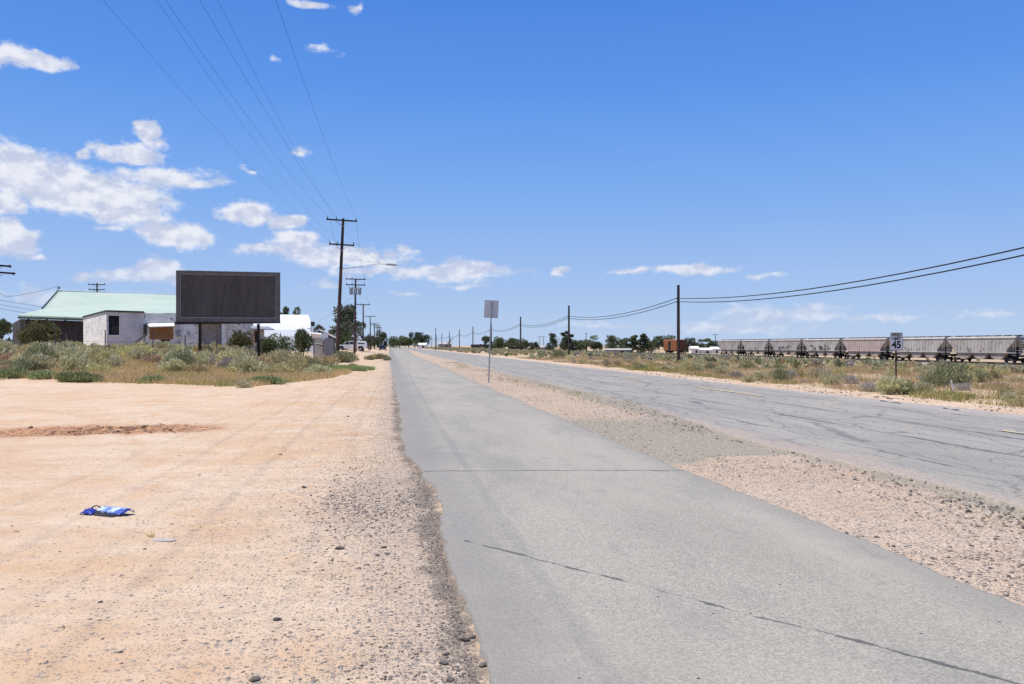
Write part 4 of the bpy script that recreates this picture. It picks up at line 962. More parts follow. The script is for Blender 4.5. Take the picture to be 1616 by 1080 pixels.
m = MB(); m.tube([(.12, 0, lz), (1.5, -.05, lz+.22), (2.9, -.1, lz+.56), (3.8, -.1, lz+.68), (4.35, -.1, lz+.66)], [.035, .033, .03, .028, .03], 6); la = m.build('lamp_arm', galv, pp1)
m = MB(); m.prism([(4.3, -.06), (5.05, -.10), (5.5, -.05), (5.42, .05), (4.95, .12), (4.35, .08)], 'y', -.24, .04); 
for i, v in enumerate(m.v): m.v[i] = (v[0], v[1], v[2]+lz+.66)
lh = m.build('lamp_head', sign_back, la, bevel=.03)
m = MB(); m.tube([(.1, 0, lz+1.0), (3.8, -.1, lz+.78)], .012, 3); m.build('stay_wire', galv, pp1)
pp2, h2, z02 = power_pole('second power pole with three grey transformer cans and two crossarms', 559.3, 118, 440, ((441, 1.45, 0), (450, 1.4, 0)), lean=(.18, 0), r=.18)
for i, ox in enumerate((-.62, .0, .62)):
    zc_ = zat(460.5, 118)-z02; m = MB(); m.cyl((ox, -.42, zc_-.48), (ox, -.42, zc_+.42), .26, .26, 12); m.cyl((ox, -.42, zc_+.42), (ox, -.42, zc_+.5), .22, .1, 12); m.build('transformer', galv, pp2)
MB().box((0, -.2, zat(455, 118)-z02), (1.9, .1, .1)).build('transformer_rack', wood_pole, pp2)
others = [('third power pole along the left side, slim with one crossarm', 573.2, 158, 480, ((481, 1.35, 0),)), ('fourth power pole along the left side, behind the pickup truck tail', 584.3, 213, 499, ((499.6, 1.35, 0),)),
          ('fifth power pole along the left side, above the dark street trees', 591, 263, 510, ((510.6, 1.3, 0), (513, 1.2, 0))), ('sixth power pole along the left side, half hidden by the fifth', 595, 328, 513.5, ((514.2, 1.5, 0), (517, 1.4, 0))),
          ('farthest power pole on the left, above the charcoal car', 598.4, 384, 517, ((517.5, 1.5, 0),))]
poles = [(pp1, 78), (pp2, 118)]
for lab, px, d, top, arms in others:
    r_, h_, z_ = power_pole(lab, px, d, top, arms, r=.17 if d < 250 else .2, braces=d < 250); poles.append((r_, d))
    if d == 263: MB().tube([(0, 0, zat(511, 263)-z_), (1.8, 0, zat(509.6, 263)-z_), (3.4, 0, zat(509.4, 263)-z_)], .05, 4).build('lamp_arm', galv, r_)
OTH = 'other utility poles'
power_pole('utility pole at the left picture edge, only two slanting crossarms in view', -14, 62, 414, ((418.5, 1.4, 0), (429.5, 1.7, 0)), dirv=(.62, .78, -.12), group=OTH, m=wood_pole)
power_pole('double crossarm pole rising behind the green roof ridge', 153.2, 140, 447, ((449.5, 1.4, 0), (457.5, 1.3, 0)), group=OTH, r=.2)
power_pole('utility pole with one crossarm over the tail of the hopper train', 1129, 345, 527.5, ((528.4, 1.4, 0),), group=OTH, r=.2, braces=False, m=wood_pole)
power_pole('thin utility pole above the wide loose tree beyond the railway', 925, 380, 526, ((527, .8, 0),), group=OTH, r=.2, braces=False, m=wood_pole)
power_pole('left one of two tiny far poles in the gap of the tree line', 852, 520, 530.5, ((531.4, 1.8, 0),), group=OTH, r=.22, braces=False, ins=False, m=wood_pole)
power_pole('right one of two tiny far poles in the gap of the tree line', 858, 520, 530.8, ((531.6, 1.6, 0),), group=OTH, r=.22, braces=False, ins=False, m=wood_pole)

def cable(pts, sag, n=14):
    out = []
    for a, b in zip(pts[:-1], pts[1:]):
        a, b = Vector(a), Vector(b)
        for i in range(n+(b is pts[-1])):
            t = i/n; p = a.lerp(b, t); p.z -= sag*4*t*(1-t)*((b-a).length/45)**1.5; out.append(p)
    out.append(Vector(pts[-1])); return out
bpy.context.view_layer.update()
def wpt(root, x, z): return root.matrix_world @ Vector((x, -.17, z))
za_, zl_ = zat(348, 78)-z01+.3, zat(386.5, 78)-z01+.3
Xof = lambda a, d: at(a, d)[0]
WG = 'overhead power wires on the left'
for a, x0, z0, lab in ((155, -1.1, zl_, 'leftmost overhead wire, from the lower crossarm of the nearest power pole'), (258, -1.48, za_, 'overhead wire to the left tip of the upper crossarm of the nearest pole'), (246, -.5, zl_, 'faint overhead wire just left of the one to the left crossarm tip'),
                       (310, -.55, za_, 'overhead wire to the insulator left of the nearest pole top'), (341, 1.1, zl_, 'faint overhead wire to the right end of the lower crossarm'), (433, 1.28, za_, 'rightmost overhead wire, to the right tip of the upper crossarm')):
    p1 = wpt(pp1, x0, z0); Ye = -12.; sag = 1.5; xe = p1.x
    for _ in range(12):      # find the far span end so that the wire follows its line over the road shoulder
        e = Vector((xe, Ye, p1.z+.4)); best = None
        for i in range(200):
            t = i/200; p = p1.lerp(e, t); p.z -= sag*4*t*(1-t); dd = p.y*CP+p.x*SP
            if dd < 1: break
            if (p.z-EYE)*F/dd > HY: best = (t, p, dd); break
        t, p, dd = best; rr = p.x*CP-p.y*SP; xe += (((a-CX)/F*dd)-rr)/t*.9
    e = Vector((xe, Ye, p1.z+.4)); pts = []
    for i in range(41):
        t = i/40; p = p1.lerp(e, t); p.z -= sag*4*t*(1-t); pts.append(p)
    faint = 'faint' in lab or 'leftmost' in lab
    o = MB().tube(pts, .0035 if faint else .0055, 5).build('power_wire', wire_m); tag(o, lab, 'wire', WG)
    # the same wire goes on from pole to pole
for i, (x0, lab) in enumerate(((-1.35, 'left far wire running on from the nearest power pole along the row'), (1.25, 'right far wire running on from the nearest power pole along the row'))):
    pts = [wpt(r_, x0 if k < 2 else x0*.9, zat(t_, d_)-r_.location.z+.3) for k, ((r_, d_), t_) in enumerate(zip(poles, (348, 441, 481, 499.6, 510.6, 514.2, 517.5)))]
    tag(MB().tube(cable(pts, .7, 10), .009, 4).build('power_wire', wire_m), lab, 'wire', WG)
tag(MB().tube(cable([wpt(pp1, 1.2, zl_), pp1.matrix_world @ Vector((3.85, -.1, lz+.72))], .1, 6), .008, 3).build('lamp_wire', wire_m), 'thin wire from the lower crossarm down to the street lamp arm', 'wire')
tag(MB().tube(cable([wpt(pp2, -.6, zat(470, 118)-z02), P3(494, 513, 99)], .9, 10), .012, 4).build('service_wire', wire_m), 'drooping wire from the transformer pole to the white hut vent', 'wire')
tag(MB().tube(cable([ridge0+Vector((.05, 0, .55)), P3(10, 469, 75), P3(-30, 440, 64)], .55, 8), .016, 4).build('service_wire', wire_m), 'drooping wire from the roof mast to the left picture edge', 'wire')
for y0, q, lab in ((473, (66, 484.5), 'upper of three service wires sloping down to the green roof'), (479.5, (58, 490.5), 'middle of three service wires sloping down to the green roof'), (485, (42, 494.5), 'lowest of three service wires sloping down to the green roof')):
    tag(MB().tube(cable([P3(q[0], q[1], 84), P3(-60, y0-9, 70)], .12, 6), .015, 4).build('service_wire', wire_m), lab, 'wire')

TELE = []
TG = 'bare telephone poles along the right side'
tl = ['nearest bare telephone pole standing before the orange boxcar', 'second nearest telephone pole among the tall dark trees', 'third nearest telephone pole right of the square sign', 'fourth telephone pole, close to the right of the square sign post',
      'fifth telephone pole, left of the square sign', 'sixth telephone pole, before the dark far freight cars', 'seventh telephone pole, by the small bare purplish tree', 'eighth telephone pole, very small near the far trees', 'ninth telephone pole, tiny right of the dark twin crowns', 'tenth telephone pole, tiny beside the dark twin crowns']
tel_attach = [[], []]
for i, y in enumerate([-21, 23, 66.9, 109.9, 152, 196, 241.5, 288.7, 338, 385.6, 433, 480]):
    z = Hf(25, y); x = 25+(.02, -.1, .05, 0)[i % 4]
    for k, zz in ((0, 5.72), (1, 5.42)): tel_attach[k].append((x-.16, y, zz+(.06 if i == 1 else 0)))
    if i < 2: continue                                    # these two stand outside the picture
    root = thing('telephone_pole', tl[i-2], 'utility pole', (x, y, z), 0, TG)
    h = (6.88, 7.2, 7.1, 6.9, 7.3, 7.2, 7.4, 7.5, 7.4, 7.4, 7.3)[i-2]-z
    MB().tube([(0, 0, -.4), (0, 0, h*.5), (0, 0, h)], [.16, .145, .125], 8).build('pole', wood_pole, root)
    m = MB(); m.box((-.13, 0, 5.72-z), (.12, .1, .1)); m.box((-.13, 0, 5.42-z), (.12, .1, .1)); m.build('cable_clamp', dark_metal, root)
for k, lab in ((0, 'upper drooping black telephone cable along the right poles'), (1, 'lower drooping black telephone cable along the right poles')):
    tag(MB().tube(cable([Vector(p) for p in tel_attach[k]], .82, 14), .032, 6).build('telephone_cable', wire_m), lab, 'cable', 'telephone cables')
tp = thing('marker_pole', 'taller slim grey pole just before the far telephone poles', 'pole', (*at(687.3, 230), Hf(*at(687.3, 230)))); MB().tube([(0, 0, -.3), (0, 0, 6.6)], [.12, .09], 6).build('pole', wood_brown, tp)

# ------------------------------------------------------------------ signs
sx, sy = at(771, 34.3); s1 = thing('square_sign', 'back of a plain grey road sign on a thin post between path and road', 'road sign', (sx, sy, Hf(sx, sy)), -.04); s1.rotation_euler = (0, R(2.2), -.05)
top = zat(474, 34.3)-Hf(sx, sy)
MB().cyl((0, 0, -.3), (0, 0, top-.03), .028, .028, 8).build('post', galv, s1)
m = MB(); m.prism([(-.305, top-.76), (.305, top-.76), (.305, top), (-.305, top)], 'y', .035, .05); pn = m.build('panel', sign_back, s1, bevel=.004)
m = MB()
for z in (top-.12, top-.64): m.cyl((0, -.045, z), (0, .03, z), .014, .014, 6); m.box((0, -.03, z), (.09, .012, .04))
m.build('bracket', galv, s1)
sx, sy = at(1414.5, 34.6); z0 = Hf(sx, sy); s2 = thing('speed_limit_sign', 'white rectangular speed limit 45 sign on a post in the brush', 'road sign', (sx, sy, z0), R(2))
top = zat(525, 34.6)-z0
MB().box((0, .03, (top-.34)/2), (.055, .045, top+.3)).build('post', wood_brown, s2)
m = MB(); m.prism([(-.305, top-.775), (.305, top-.775), (.305, top), (-.305, top)], 'y', -.012, .004); m.build('panel', sign_white, s2, bevel=.004)
m = MB()
for a0, a1, b0_, b1_ in ((-.29, .29, .010, .026), (-.29, .29, .749, .765), (-.29, -.274, .026, .749), (.274, .29, .026, .749)):
    m.box(((a0+a1)/2, -.0145, top-.775+(b0_+b1_)/2), (a1-a0, .003, b1_-b0_))
m.build('border', sign_black, s2)
def text(body, parent, size, loc_, m, wide=1., bold=.0):
    c = bpy.data.curves.new(body.lower(), 'FONT'); c.body = body; c.size = size; c.align_x = 'CENTER'; c.align_y = 'CENTER'; c.extrude = .001; c.offset = bold
    tmp = bpy.data.objects.new('lettering', c); COL.objects.link(tmp); bpy.context.view_layer.update()
    me = bpy.data.meshes.new_from_object(tmp.evaluated_get(bpy.context.evaluated_depsgraph_get())); bpy.data.objects.remove(tmp); me.materials.clear(); me.materials.append(m)
    o = link(bpy.data.objects.new('lettering', me), parent); o.location = loc_; o.rotation_euler = (R(90), 0, 0); o.scale = (wide, 1, 1); return o
text('SPEED', s2, .175, (0, -.0155, top-.115), sign_black, .98, .006); text('LIMIT', s2, .175, (0, -.0155, top-.275), sign_black, 1.05, .006); text('45', s2, .43, (0, -.0155, top-.545), sign_black, 1.05, .016)

# ------------------------------------------------------------------ railway
RX, RZ = 103.6, -1.36
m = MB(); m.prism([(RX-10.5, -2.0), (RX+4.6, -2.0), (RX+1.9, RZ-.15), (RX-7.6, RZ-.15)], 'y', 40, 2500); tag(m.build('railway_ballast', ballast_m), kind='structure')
m = MB()
for s in (-.74, .74): m.box((RX+s, 1270, RZ-.075), (.09, 2460, .17))
tr = tag(m.build('railway_track', rail_m), kind='structure')
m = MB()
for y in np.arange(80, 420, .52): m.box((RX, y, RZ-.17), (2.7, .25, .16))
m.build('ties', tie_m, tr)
m = MB()
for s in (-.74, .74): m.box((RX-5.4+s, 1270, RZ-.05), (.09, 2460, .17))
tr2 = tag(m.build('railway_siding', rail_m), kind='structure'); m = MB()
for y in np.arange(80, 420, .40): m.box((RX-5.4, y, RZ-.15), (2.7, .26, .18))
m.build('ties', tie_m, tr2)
def bogie(root, y):
    m = MB()
    for s in (-1, 1):
        m.prism([(y-1.15, .40), (y-.95, .66), (y-.35, .72), (y+.35, .72), (y+.95, .66), (y+1.15, .40), (y+.5, .28), (y-.5, .28)], 'x', s*.98-.07, s*.98+.07)
    m.box((0, y, .62), (1.9, .4, .3)); b = m.build('bogie', steel_dark, root)
    for dy in (-.88, .88):
        m = MB()
        for s in (-1, 1): m.cyl((s*.70, y+dy, .42), (s*.83, y+dy, .42), .42, .42, 14)
        m.cyl((-.7, y+dy, .42), (.7, y+dy, .42), .08, .08, 6); m.build('wheelset', steel_dark, b)
def hopper(label, y, group):
    root = thing('hopper_car', label, 'freight car', (RX, y, RZ), 0, group); Lh, w = 8.15, 1.58
    z1, z2, zs = 1.62, 2.25, 4.25
    m = MB()        # body: vertical ribbed sides, sloping end sheets
    prof = [(-Lh, zs), (-Lh, zs-.35), (-Lh+1.95, z2-.1), (-Lh+1.95, z1), (Lh-1.95, z1), (Lh-1.95, z2-.1), (Lh, zs-.35), (Lh, zs)]
    m.prism(prof, 'x', -w, w); m.prism([(-w+.001, zs), (w-.001, zs), (w-.25, zs+.18), (-w+.25, zs+.18)], 'y', -Lh+.001, Lh-.001)
    for i in range(20):
        yy = -Lh+.25+i*(2*Lh-.5)/19; zlow = max(z1+.02, zs-.35-(abs(yy)-(Lh-1.95))/1.95*-0 if abs(yy) < Lh-1.95 else z2-.1+(abs(yy)-(Lh-1.95))/1.95*(zs-.35-z2+.1))
        zlow = z1+.12 if abs(yy) < Lh-1.95 else zlow+.03
        for s in (-1, 1): m.box((s*(w+.035), yy, (zlow+zs-.12)/2), (.07, .085, zs-.12-zlow))
    for s in (-1, 1): m.box((s*(w+.05), 0, zs-.06), (.10, 2*Lh, .12)); m.box((s*(w+.045), 0, z1+.06), (.09, 2*Lh+.5, .13))
    m.build('body', hopper_m, root)
    m = MB(); m.prism([(-w+.24, zs+.181), (w-.24, zs+.181), (w-.5, zs+.27), (-w+.5, zs+.27)], 'y', -Lh+.1, Lh-.1)
    m.box((0, 0, zs+.40), (.75, 2*Lh-.4, .05))
    for yy in np.linspace(-Lh+1.2, Lh-1.2, 7): m.box((0, yy, zs+.33), (1.2, .5, .12))
    m.build('roof', hopper_roof, root)
    for c in (-4.05, 0, 4.05):
        m = MB(); m.prism([(c-2.0, z1-.01), (c+2.0, z1-.01), (c+1.25, .80), (c+.7, .62), (c+.7, .5), (c-.7, .5), (c-.7, .62), (c-1.25, .80)], 'x', -w+.12, w-.12); m.build('discharge_bay', hopper_tan, root)
    m = MB(); m.box((0, 0, 1.12), (.5, 2*Lh+.6, .35)); m.box((0, 0, 1.05), (2.0, 11.8, 1.1))  # the wide box is dark fill standing for the shade between the bays
    for s in (-1, 1):
        m.box((0, s*(Lh-.7), 1.3), (2.6, 1.4, .12)); m.box((0, s*(Lh+.42), .95), (.3, .55, .28)); m.box((0, s*(Lh-1.55), 2.0), (1.5, .2, 1.2))
    m.build('underframe', steel_dark, root)
    for s in (-1, 1):
        m = MB()
        for sx_ in (-w+.03, w-.03):
            for dy in (.0, .55): m.tube([(sx_, s*(Lh-dy), 1.1), (sx_, s*(Lh-dy), zs-.3+ -dy*.0)], .03, 4)
            for z in np.arange(1.3, 3.9, .38): m.tube([(sx_, s*Lh, z), (sx_, s*(Lh-.55), z)], .022, 4)
        m.tube([(-w, s*Lh, 2.1), (w, s*Lh, 2.1)], .025, 4); m.build('ladder', ladder_m, root)
        bogie(root, s*(Lh-2.0))
    return root
ys_ = [117.1, 133.7, 151.3, 168.9, 186.3, 203.8, 221.4, 238.4]
HG = 'covered hopper cars of the waiting freight train'
hl_ = ['nearest grey hopper car, at the right with faint pink spray marks', 'grey hopper car right behind the speed limit sign', 'pinkish hopper car with rust under its roof, left of the speed sign', 'fourth hopper car from the right with dark spray tags',
       'middle hopper car with pale tag, third from the tail', 'second hopper car from the tail of the train', 'tail hopper car, farthest left of the hopper train']
protoH = None; cars = []
for i in range(7):
    y = (ys_[i]+ys_[i+1])/2
    if protoH is None: protoH = o = hopper(hl_[0], y, HG)
    else: o = copy_tree(protoH); o.location = (RX, y, RZ); o['label'] = hl_[i]
    cars.append(o)
o = copy_tree(protoH); o.location = (RX, 108.2, RZ); o['label'] = 'blue grey hopper car cut off by the right picture edge'
rust_m = mat('rusty_pinkish_car_paint', (.50, .40, .355), (.42, .33, .28), .7, .85, third=((.27, .15, .09), 1.3, .60)); blue_m = mat('blue_grey_car_paint', (.20, .22, .235), (.15, .165, .18), .7, .8)
def repaint(root, mm):
    for ch in root.children:
        if ch.name.startswith('body'): ch.data = ch.data.copy(); ch.data.materials[0] = mm
bpy.context.view_layer.update()
repaint(o, blue_m); repaint(cars[2], rust_m)
# spray paint and stencil marks on the car sides (flat paint)
rr = random.Random(4)
def marks(root, mm, y0, y1, z0, z1, n, size):
    m = MB()
    for _ in range(n):
        y, z = rr.uniform(y0, y1), rr.uniform(z0, z1); a = rr.uniform(-1.2, 1.2); l = size*rr.uniform(.5, 1.3); q = []
        for k in range(5): q.append((-1.672, y+math.cos(a)*l*k/4+math.sin(a*2+k*1.7)*size*.22, z+math.sin(a)*l*k/4*.8+math.cos(a*3+k*2.1)*size*.2))
        m.tube(q, .06*min(1, size), 4)
    m.build('spray_mark', mm, root)
marks(cars[0], graf[2], -1.5, 3.5, 2.0, 2.5, 5, .5); marks(cars[0], graf[0], 3.9, 5.2, 2.15, 2.9, 4, .28); marks(cars[1], graf[0], -1.5, 3.5, 2.0, 2.5, 4, .5)
marks(cars[3], graf[0], -4, 4, 1.75, 2.6, 11, 1.0); marks(cars[3], graf[2], -5, 5, 1.9, 3.0, 8, .7); marks(cars[4], graf[1], -2.5, 3, 1.8, 2.9, 13, .9); marks(cars[4], graf[0], -3, 3, 1.8, 2.9, 10, .8); marks(cars[5], graf[0], -3, 1, 1.8, 2.2, 6, .6)
bc = thing('boxcar', 'rusty orange boxcar with dark open door standing alone on the rails', 'freight car', (RX, 280.6, RZ)); w = 1.55; Lb = 7.6
m = MB(); m.prism([(-w, 1.05), (w, 1.05), (w, 4.75), (w-.3, 4.98), (-w+.3, 4.98), (-w, 4.75)], 'y', -Lb, Lb)
for i in range(13):
    y = -Lb+.4+i*(2*Lb-.8)/12
    if abs(y-.6) < 1.6: continue
    for s in (-1, 1): m.box((s*(w+.04), y, 2.9), (.08, .12, 3.5))
m.build('body', orange_m, bc)
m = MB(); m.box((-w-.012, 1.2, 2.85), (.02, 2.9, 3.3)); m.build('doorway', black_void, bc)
m = MB()
for s in (-1, 1):
    m.box((0, s*(Lb+.012), 2.95), (2*w-.1, .02, 3.6))
    for z in np.linspace(1.3, 4.6, 7): m.box((0, s*(Lb+.06), z), (2*w-.15, .1, .22))
m.build('ribbed_end', brown_end, bc)
m = MB(); m.box((0, 0, .88), (2.2, 2*Lb+.7, .3)); m.build('underframe', steel_dark, bc)
for s in (-1, 1): bogie(bc, s*(Lb-1.7))
FG = 'far dark freight cars on the railway'
gon_m = mat('dark_brown_car_paint', (.055, .035, .03), (.04, .028, .026), 1, .85)
def far_car(label, y, tank=None):
    r_ = thing('tank_car' if tank else 'gondola_car', label, 'freight car', (RX, y, RZ), 0, FG)
    if tank: m = MB(); m.cyl((0, -7.5, 2.75), (0, 7.5, 2.75), 1.5, 1.5, 14); m.cyl((0, -.5, 4.2), (0, .5, 4.2), .4, .4, 8); m.build('tank', tank, r_)
    else:
        m = MB(); m.prism([(-1.55, 1.0), (1.55, 1.0), (1.55, 3.9), (-1.55, 3.9)], 'y', -8, 8)
        for y_ in np.linspace(-7.5, 7.5, 9): m.box((-1.6, y_, 2.4), (.1, .2, 2.8))
        m.build('body', gon_m, r_)
    m = MB(); m.box((0, 0, .85), (2.2, 16.6, .3)); m.build('underframe', steel_dark, r_)
    for s in (-1, 1): bogie(r_, s*5.8)
    return r_
g0 = far_car('nearest of the far dark gondola cars, right behind the square sign post', 742+17.4)
far_car('far tank car with a white end right of the square sign post', 742, hut_white)
for i in range(7):
    c = copy_tree(g0); c.location = (RX, 759.4+17.4*(i+1), RZ); c['label'] = 'far dark gondola car in the long run left of the square sign post'
t0 = far_car('dark far tank car at the left end of the far freight cars', 759.4+17.4*9, steel_dark)
for i in range(5):
    c = copy_tree(g0); c.location = (RX, 759.4+17.4*(10+i), RZ); c['label'] = 'far dark gondola car beyond the dark tank car'
g0['label'] = 'nearest of the far dark gondola cars, coupled to the white tank car'
# low white roofs beyond the railway
shed_roof = mat('brownish_shed_roof', (.42, .39, .36), (.34, .31, .29), .6, .8)
SG = 'low sheds among the trees beyond the railway'
for px, d, wd, top, bot, m_, lab in ((815, 350, 26, 545.6, 550, shed_tan, 'low tan shed with pale roof by the third telephone pole'), (835, 352, 14, 545.8, 550, shed_white, 'small white shed right of the third telephone pole'), (902, 360, 10, 545, 550, shed_white, 'white shed under the three nearest dark trees'),
                                  (1095, 320, 12, 546.5, 551, shed_white, 'small white roofed shed left of the long white one'), (1111, 322, 22, 549.2, 552.5, shed_white, 'long low white shed between boxcar and hopper train'), (1127, 330, 12, 547.5, 551, shed_white, 'white shed by the tail hopper car'),
                                  (862, 420, 24, 545.5, 549, shed_tan, 'tan long shed behind the lone small tree'), (975, 330, 40, 550, 552.4, shed_tan, 'long low tan wall left of the boxcar'), (667, 400, 12, 541.5, 546.5, shed_white, 'small white shed below the dark twin crowns'), (702, 520, 20, 540.5, 545.5, shed_tan, 'greyish low building behind the far telephone poles')):
    x, y = at(px, d); z0 = min(Hf(x, y), zat(bot, d))-.1; r_ = thing('shed', lab, 'shed', (x, y, z0), -PSI, SG); w2 = wd*d/F/2; zt = zat(top, d)-z0
    m = MB(); m.box((0, 0, zt*.36), (2*w2, 5, zt*.72)); m.build('wall', m_ if m_ is shed_tan else white_paint, r_)
    m = MB(); m.prism([(-2.9, zt*.7), (2.9, zt*.7), (0, zt)], 'x', -w2-.2, w2+.2); m.build('roof', shed_white if m_ is shed_white else shed_roof, r_)
    m = MB(); m.box((w2*.3, -2.52, zt*.3), (min(1.2, w2*.5), .03, zt*.35)); m.build('door', black_void, r_)

# ------------------------------------------------------------------ vehicles
def wheel(root, x, y, r, side, w=.24):
    t = MB().cyl((x, y-w/2, r), (x, y+w/2, r), r, r, 18).build('wheel', tyre_m, root); MB().cyl((x, y+side*(w/2+.002), r), (x, y+side*(w/2+.015), r), r*.62, r*.55, 12).build('rim', rim_m, t)
def box_prism(name, prof, hw, top_in, m, root, bevel=.04, zmid=None):
    """side profile (x,z) extruded across, the points above zmid drawn in"""
    k = MB(); n = len(prof)
    V = [(x, s*(hw-(top_in if zmid is not None and z > zmid else 0)), z) for s in (-1, 1) for x, z in prof]
    k.add(V, [tuple(range(n-1, -1, -1)), tuple(range(n, 2*n))]+[(i, (i+1) % n, n+(i+1) % n, n+i) for i in range(n)])
    return k.build(name, m, root, bevel=bevel)
x, y = at(555, 152); tk = thing('pickup_truck', 'white crew cab pickup with a camper shell parked across the lot', 'pickup truck', (x, y, Hf(x, y)+.02), math.pi+R(-4))
box_prism('body', [(2.85, .55), (2.9, .95), (2.75, 1.12), (1.75, 1.2), (1.6, 1.22), (-2.85, 1.2), (-2.9, .9), (-2.85, .5), (-2.2, .45), (2.2, .42)], .97, 0, truck_white, tk, .05)
box_prism('cab', [(1.72, 1.19), (.95, 1.82), (.5, 1.88), (-.85, 1.87), (-1.02, 1.8), (-1.02, 1.19)], .93, .14, truck_white, tk, .04, 1.5)
box_prism('camper_shell', [(-1.05, 1.19), (-1.05, 1.84), (-1.3, 1.9), (-2.6, 1.88), (-2.86, 1.2)], .94, .10, truck_white, tk, .04, 1.5)
for s in (-1, 1):
    for nm, pr in (('window', [(1.38, 1.27), (.88, 1.70), (.40, 1.75), (.40, 1.27)]), ('window', [(.28, 1.27), (.28, 1.75), (-.75, 1.75), (-.85, 1.27)]), ('shell_window', [(-1.2, 1.33), (-1.2, 1.74), (-2.5, 1.72), (-2.62, 1.33)])):
        k = MB(); V = [(a, s*(.945-(b-1.27)*.27), b) for a, b in pr]; k.slab(V, (0, s*.02, 0)); k.build(nm, glass_m, tk)
    k = MB(); k.prism([(-2.34, .42), (-2.2, .92), (-1.4, .92), (-1.26, .42)], 'y', s*.985-.01, s*.985+.01); k.build('wheel_arch', tyre_m, tk)
    k = MB(); k.prism([(1.36, .42), (1.5, .92), (2.3, .92), (2.44, .42)], 'y', s*.985-.01, s*.985+.01); k.build('wheel_arch', tyre_m, tk)
    for xx in (-1.8, 1.9): wheel(tk, xx, s*.88, .38, s)
    MB().box((-2.9, s*.85, .98), (.06, .16, .28)).build('tail_light', red_lamp, tk); MB().box((2.86, s*.72, .9), (.06, .35, .2)).build('headlight', galv, tk)
MB().box((-2.98, 0, .58), (.14, 1.8, .18)).build('bumper', galv, tk); MB().box((2.95, 0, .58), (.14, 1.85, .22)).build('bumper', galv, tk)
k = MB(); k.slab([(1.72, -.78, 1.24), (1.72, .78, 1.24), (1.02, .72, 1.78), (1.02, -.72, 1.78)], (.02, 0, .02)); k.build('windscreen', glass_m, tk)
x, y = at(556, 172); tl_ = thing('box_trailer', 'white boxy trailer roof showing over the parked pickup truck', 'trailer', (x, y, Hf(x, y)), -.2)
MB().box((0, 0, 1.75), (2.1, 4.2, 1.9)).build('body', hut_white, tl_, bevel=.05); MB().box((0, 0, .6), (.9, 4.6, .14)).build('chassis', steel_dark, tl_)
for s in (-1, 1): wheel_r = MB().cyl((s*1.0-.1, 0, .36), (s*1.0+.1, 0, .36), .36, .36, 14).build('wheel', tyre_m, tl_)
x, y = at(604, 216); cr = thing('parked_car', 'charcoal car parked far down at the left road edge', 'car', (x, y, Hf(x, y)+.02), R(90))
box_prism('body', [(2.3, .35), (2.35, .75), (1.3, .95), (-2.2, 1.0), (-2.35, .8), (-2.3, .35)], .92, 0, car_dark, cr, .06)
box_prism('cabin', [(1.25, .94), (.5, 1.5), (-1.5, 1.55), (-2.15, .98)], .85, .16, car_dark, cr, .05, 1.2)
k = MB(); k.slab([(-2.18, -.7, 1.03), (-2.18, .7, 1.03), (-1.62, .6, 1.5), (-1.62, -.6, 1.5)], (-.02, 0, .02)); k.build('rear_window', glass_m, cr)
for s in (-1, 1):
    k = MB(); k.slab([(1.0, s*.86, 1.0), (.45, s*.74, 1.42), (-1.4, s*.72, 1.46), (-1.9, s*.86, 1.0)], (0, s*.02, 0)); k.build('side_window', glass_m, cr)
    MB().box((-2.36, s*.72, .78), (.05, .3, .16)).build('tail_light', red_lamp, cr)
    for xx in (-1.45, 1.45): wheel(cr, xx, s*.82, .33, s, .22)
MB().box((-2.38, 0, .62), (.03, .5, .12)).build('number_plate', sign_back, cr)

# ------------------------------------------------------------------ litter and loose stones on the sand
blue_m2 = mat('blue_bag_cloth', (.012, .03, .30), (.008, .018, .17), 9, .5, lo=.3, hi=.7); ltblue = mat('pale_blue_foil', (.46, .55, .72), (.035, .08, .36), 11, .4, lo=.40, hi=.56, detail=4); blackb = mat('black_bag_lining', (.012, .012, .02), rough=.6)
x, y = gp(164, 810); bg = thing('crumpled_bag', 'crumpled blue and pale foil bag lying on the sand', 'bag', (x, y, Hf(x, y)), -PSI-.34); bg.scale = (.88, .85, .62)
def cloth(name, x0, x1, y0, y1, m, hfun, nx=26, ny=12, th=.004):
    V = []; Fc = []
    for j in range(ny):
        for i in range(nx):
            u_, v_ = i/(nx-1), j/(ny-1); xx = x0+(x1-x0)*u_; yy = y0+(y1-y0)*v_
            V.append((xx+.012*float(fbm(u_*5, v_*5+3)), yy+.02*float(fbm(u_*6+7, v_*4)), hfun(u_, v_)))
    V = np.array(V)
    for j in range(ny-1):
        for i in range(nx-1): a = j*nx+i; Fc.append((a, a+1, a+nx+1, a+nx))
    o = mesh_np(name, V, Fc, m, bg, smooth=True); md = o.modifiers.new('thick', 'SOLIDIFY'); md.thickness = th; return o
bump_ = lambda u_, v_, s=0: float(fbm(u_*4+s, v_*3+s, 4))*.055
cloth('foil_panel', -.10, .235, -.02, .16, ltblue, lambda u_, v_: .028+.032*v_+.05*math.sin(math.pi*v_)*(1-.3*u_)+bump_(u_, v_, 2))
cloth('lining', -.12, .20, -.085, -.01, blackb, lambda u_, v_: .008+.05*v_*(1-u_*.5)+bump_(u_, v_, 6)*.4, 20, 8)
cloth('blue_side', -.245, -.085, -.10, .06, blue_m2, lambda u_, v_: .012+.075*math.sin(math.pi*min(1, v_*1.05))*math.sin(math.pi*(u_*.8+.15))+bump_(u_, v_, 9)*1.3, 18, 14)
cloth('blue_flap', .185, .265, .02, .17, blue_m2, lambda u_, v_: .03+.06*math.sin(math.pi*v_)*(1-.4*u_)+bump_(u_, v_, 4), 10, 12)
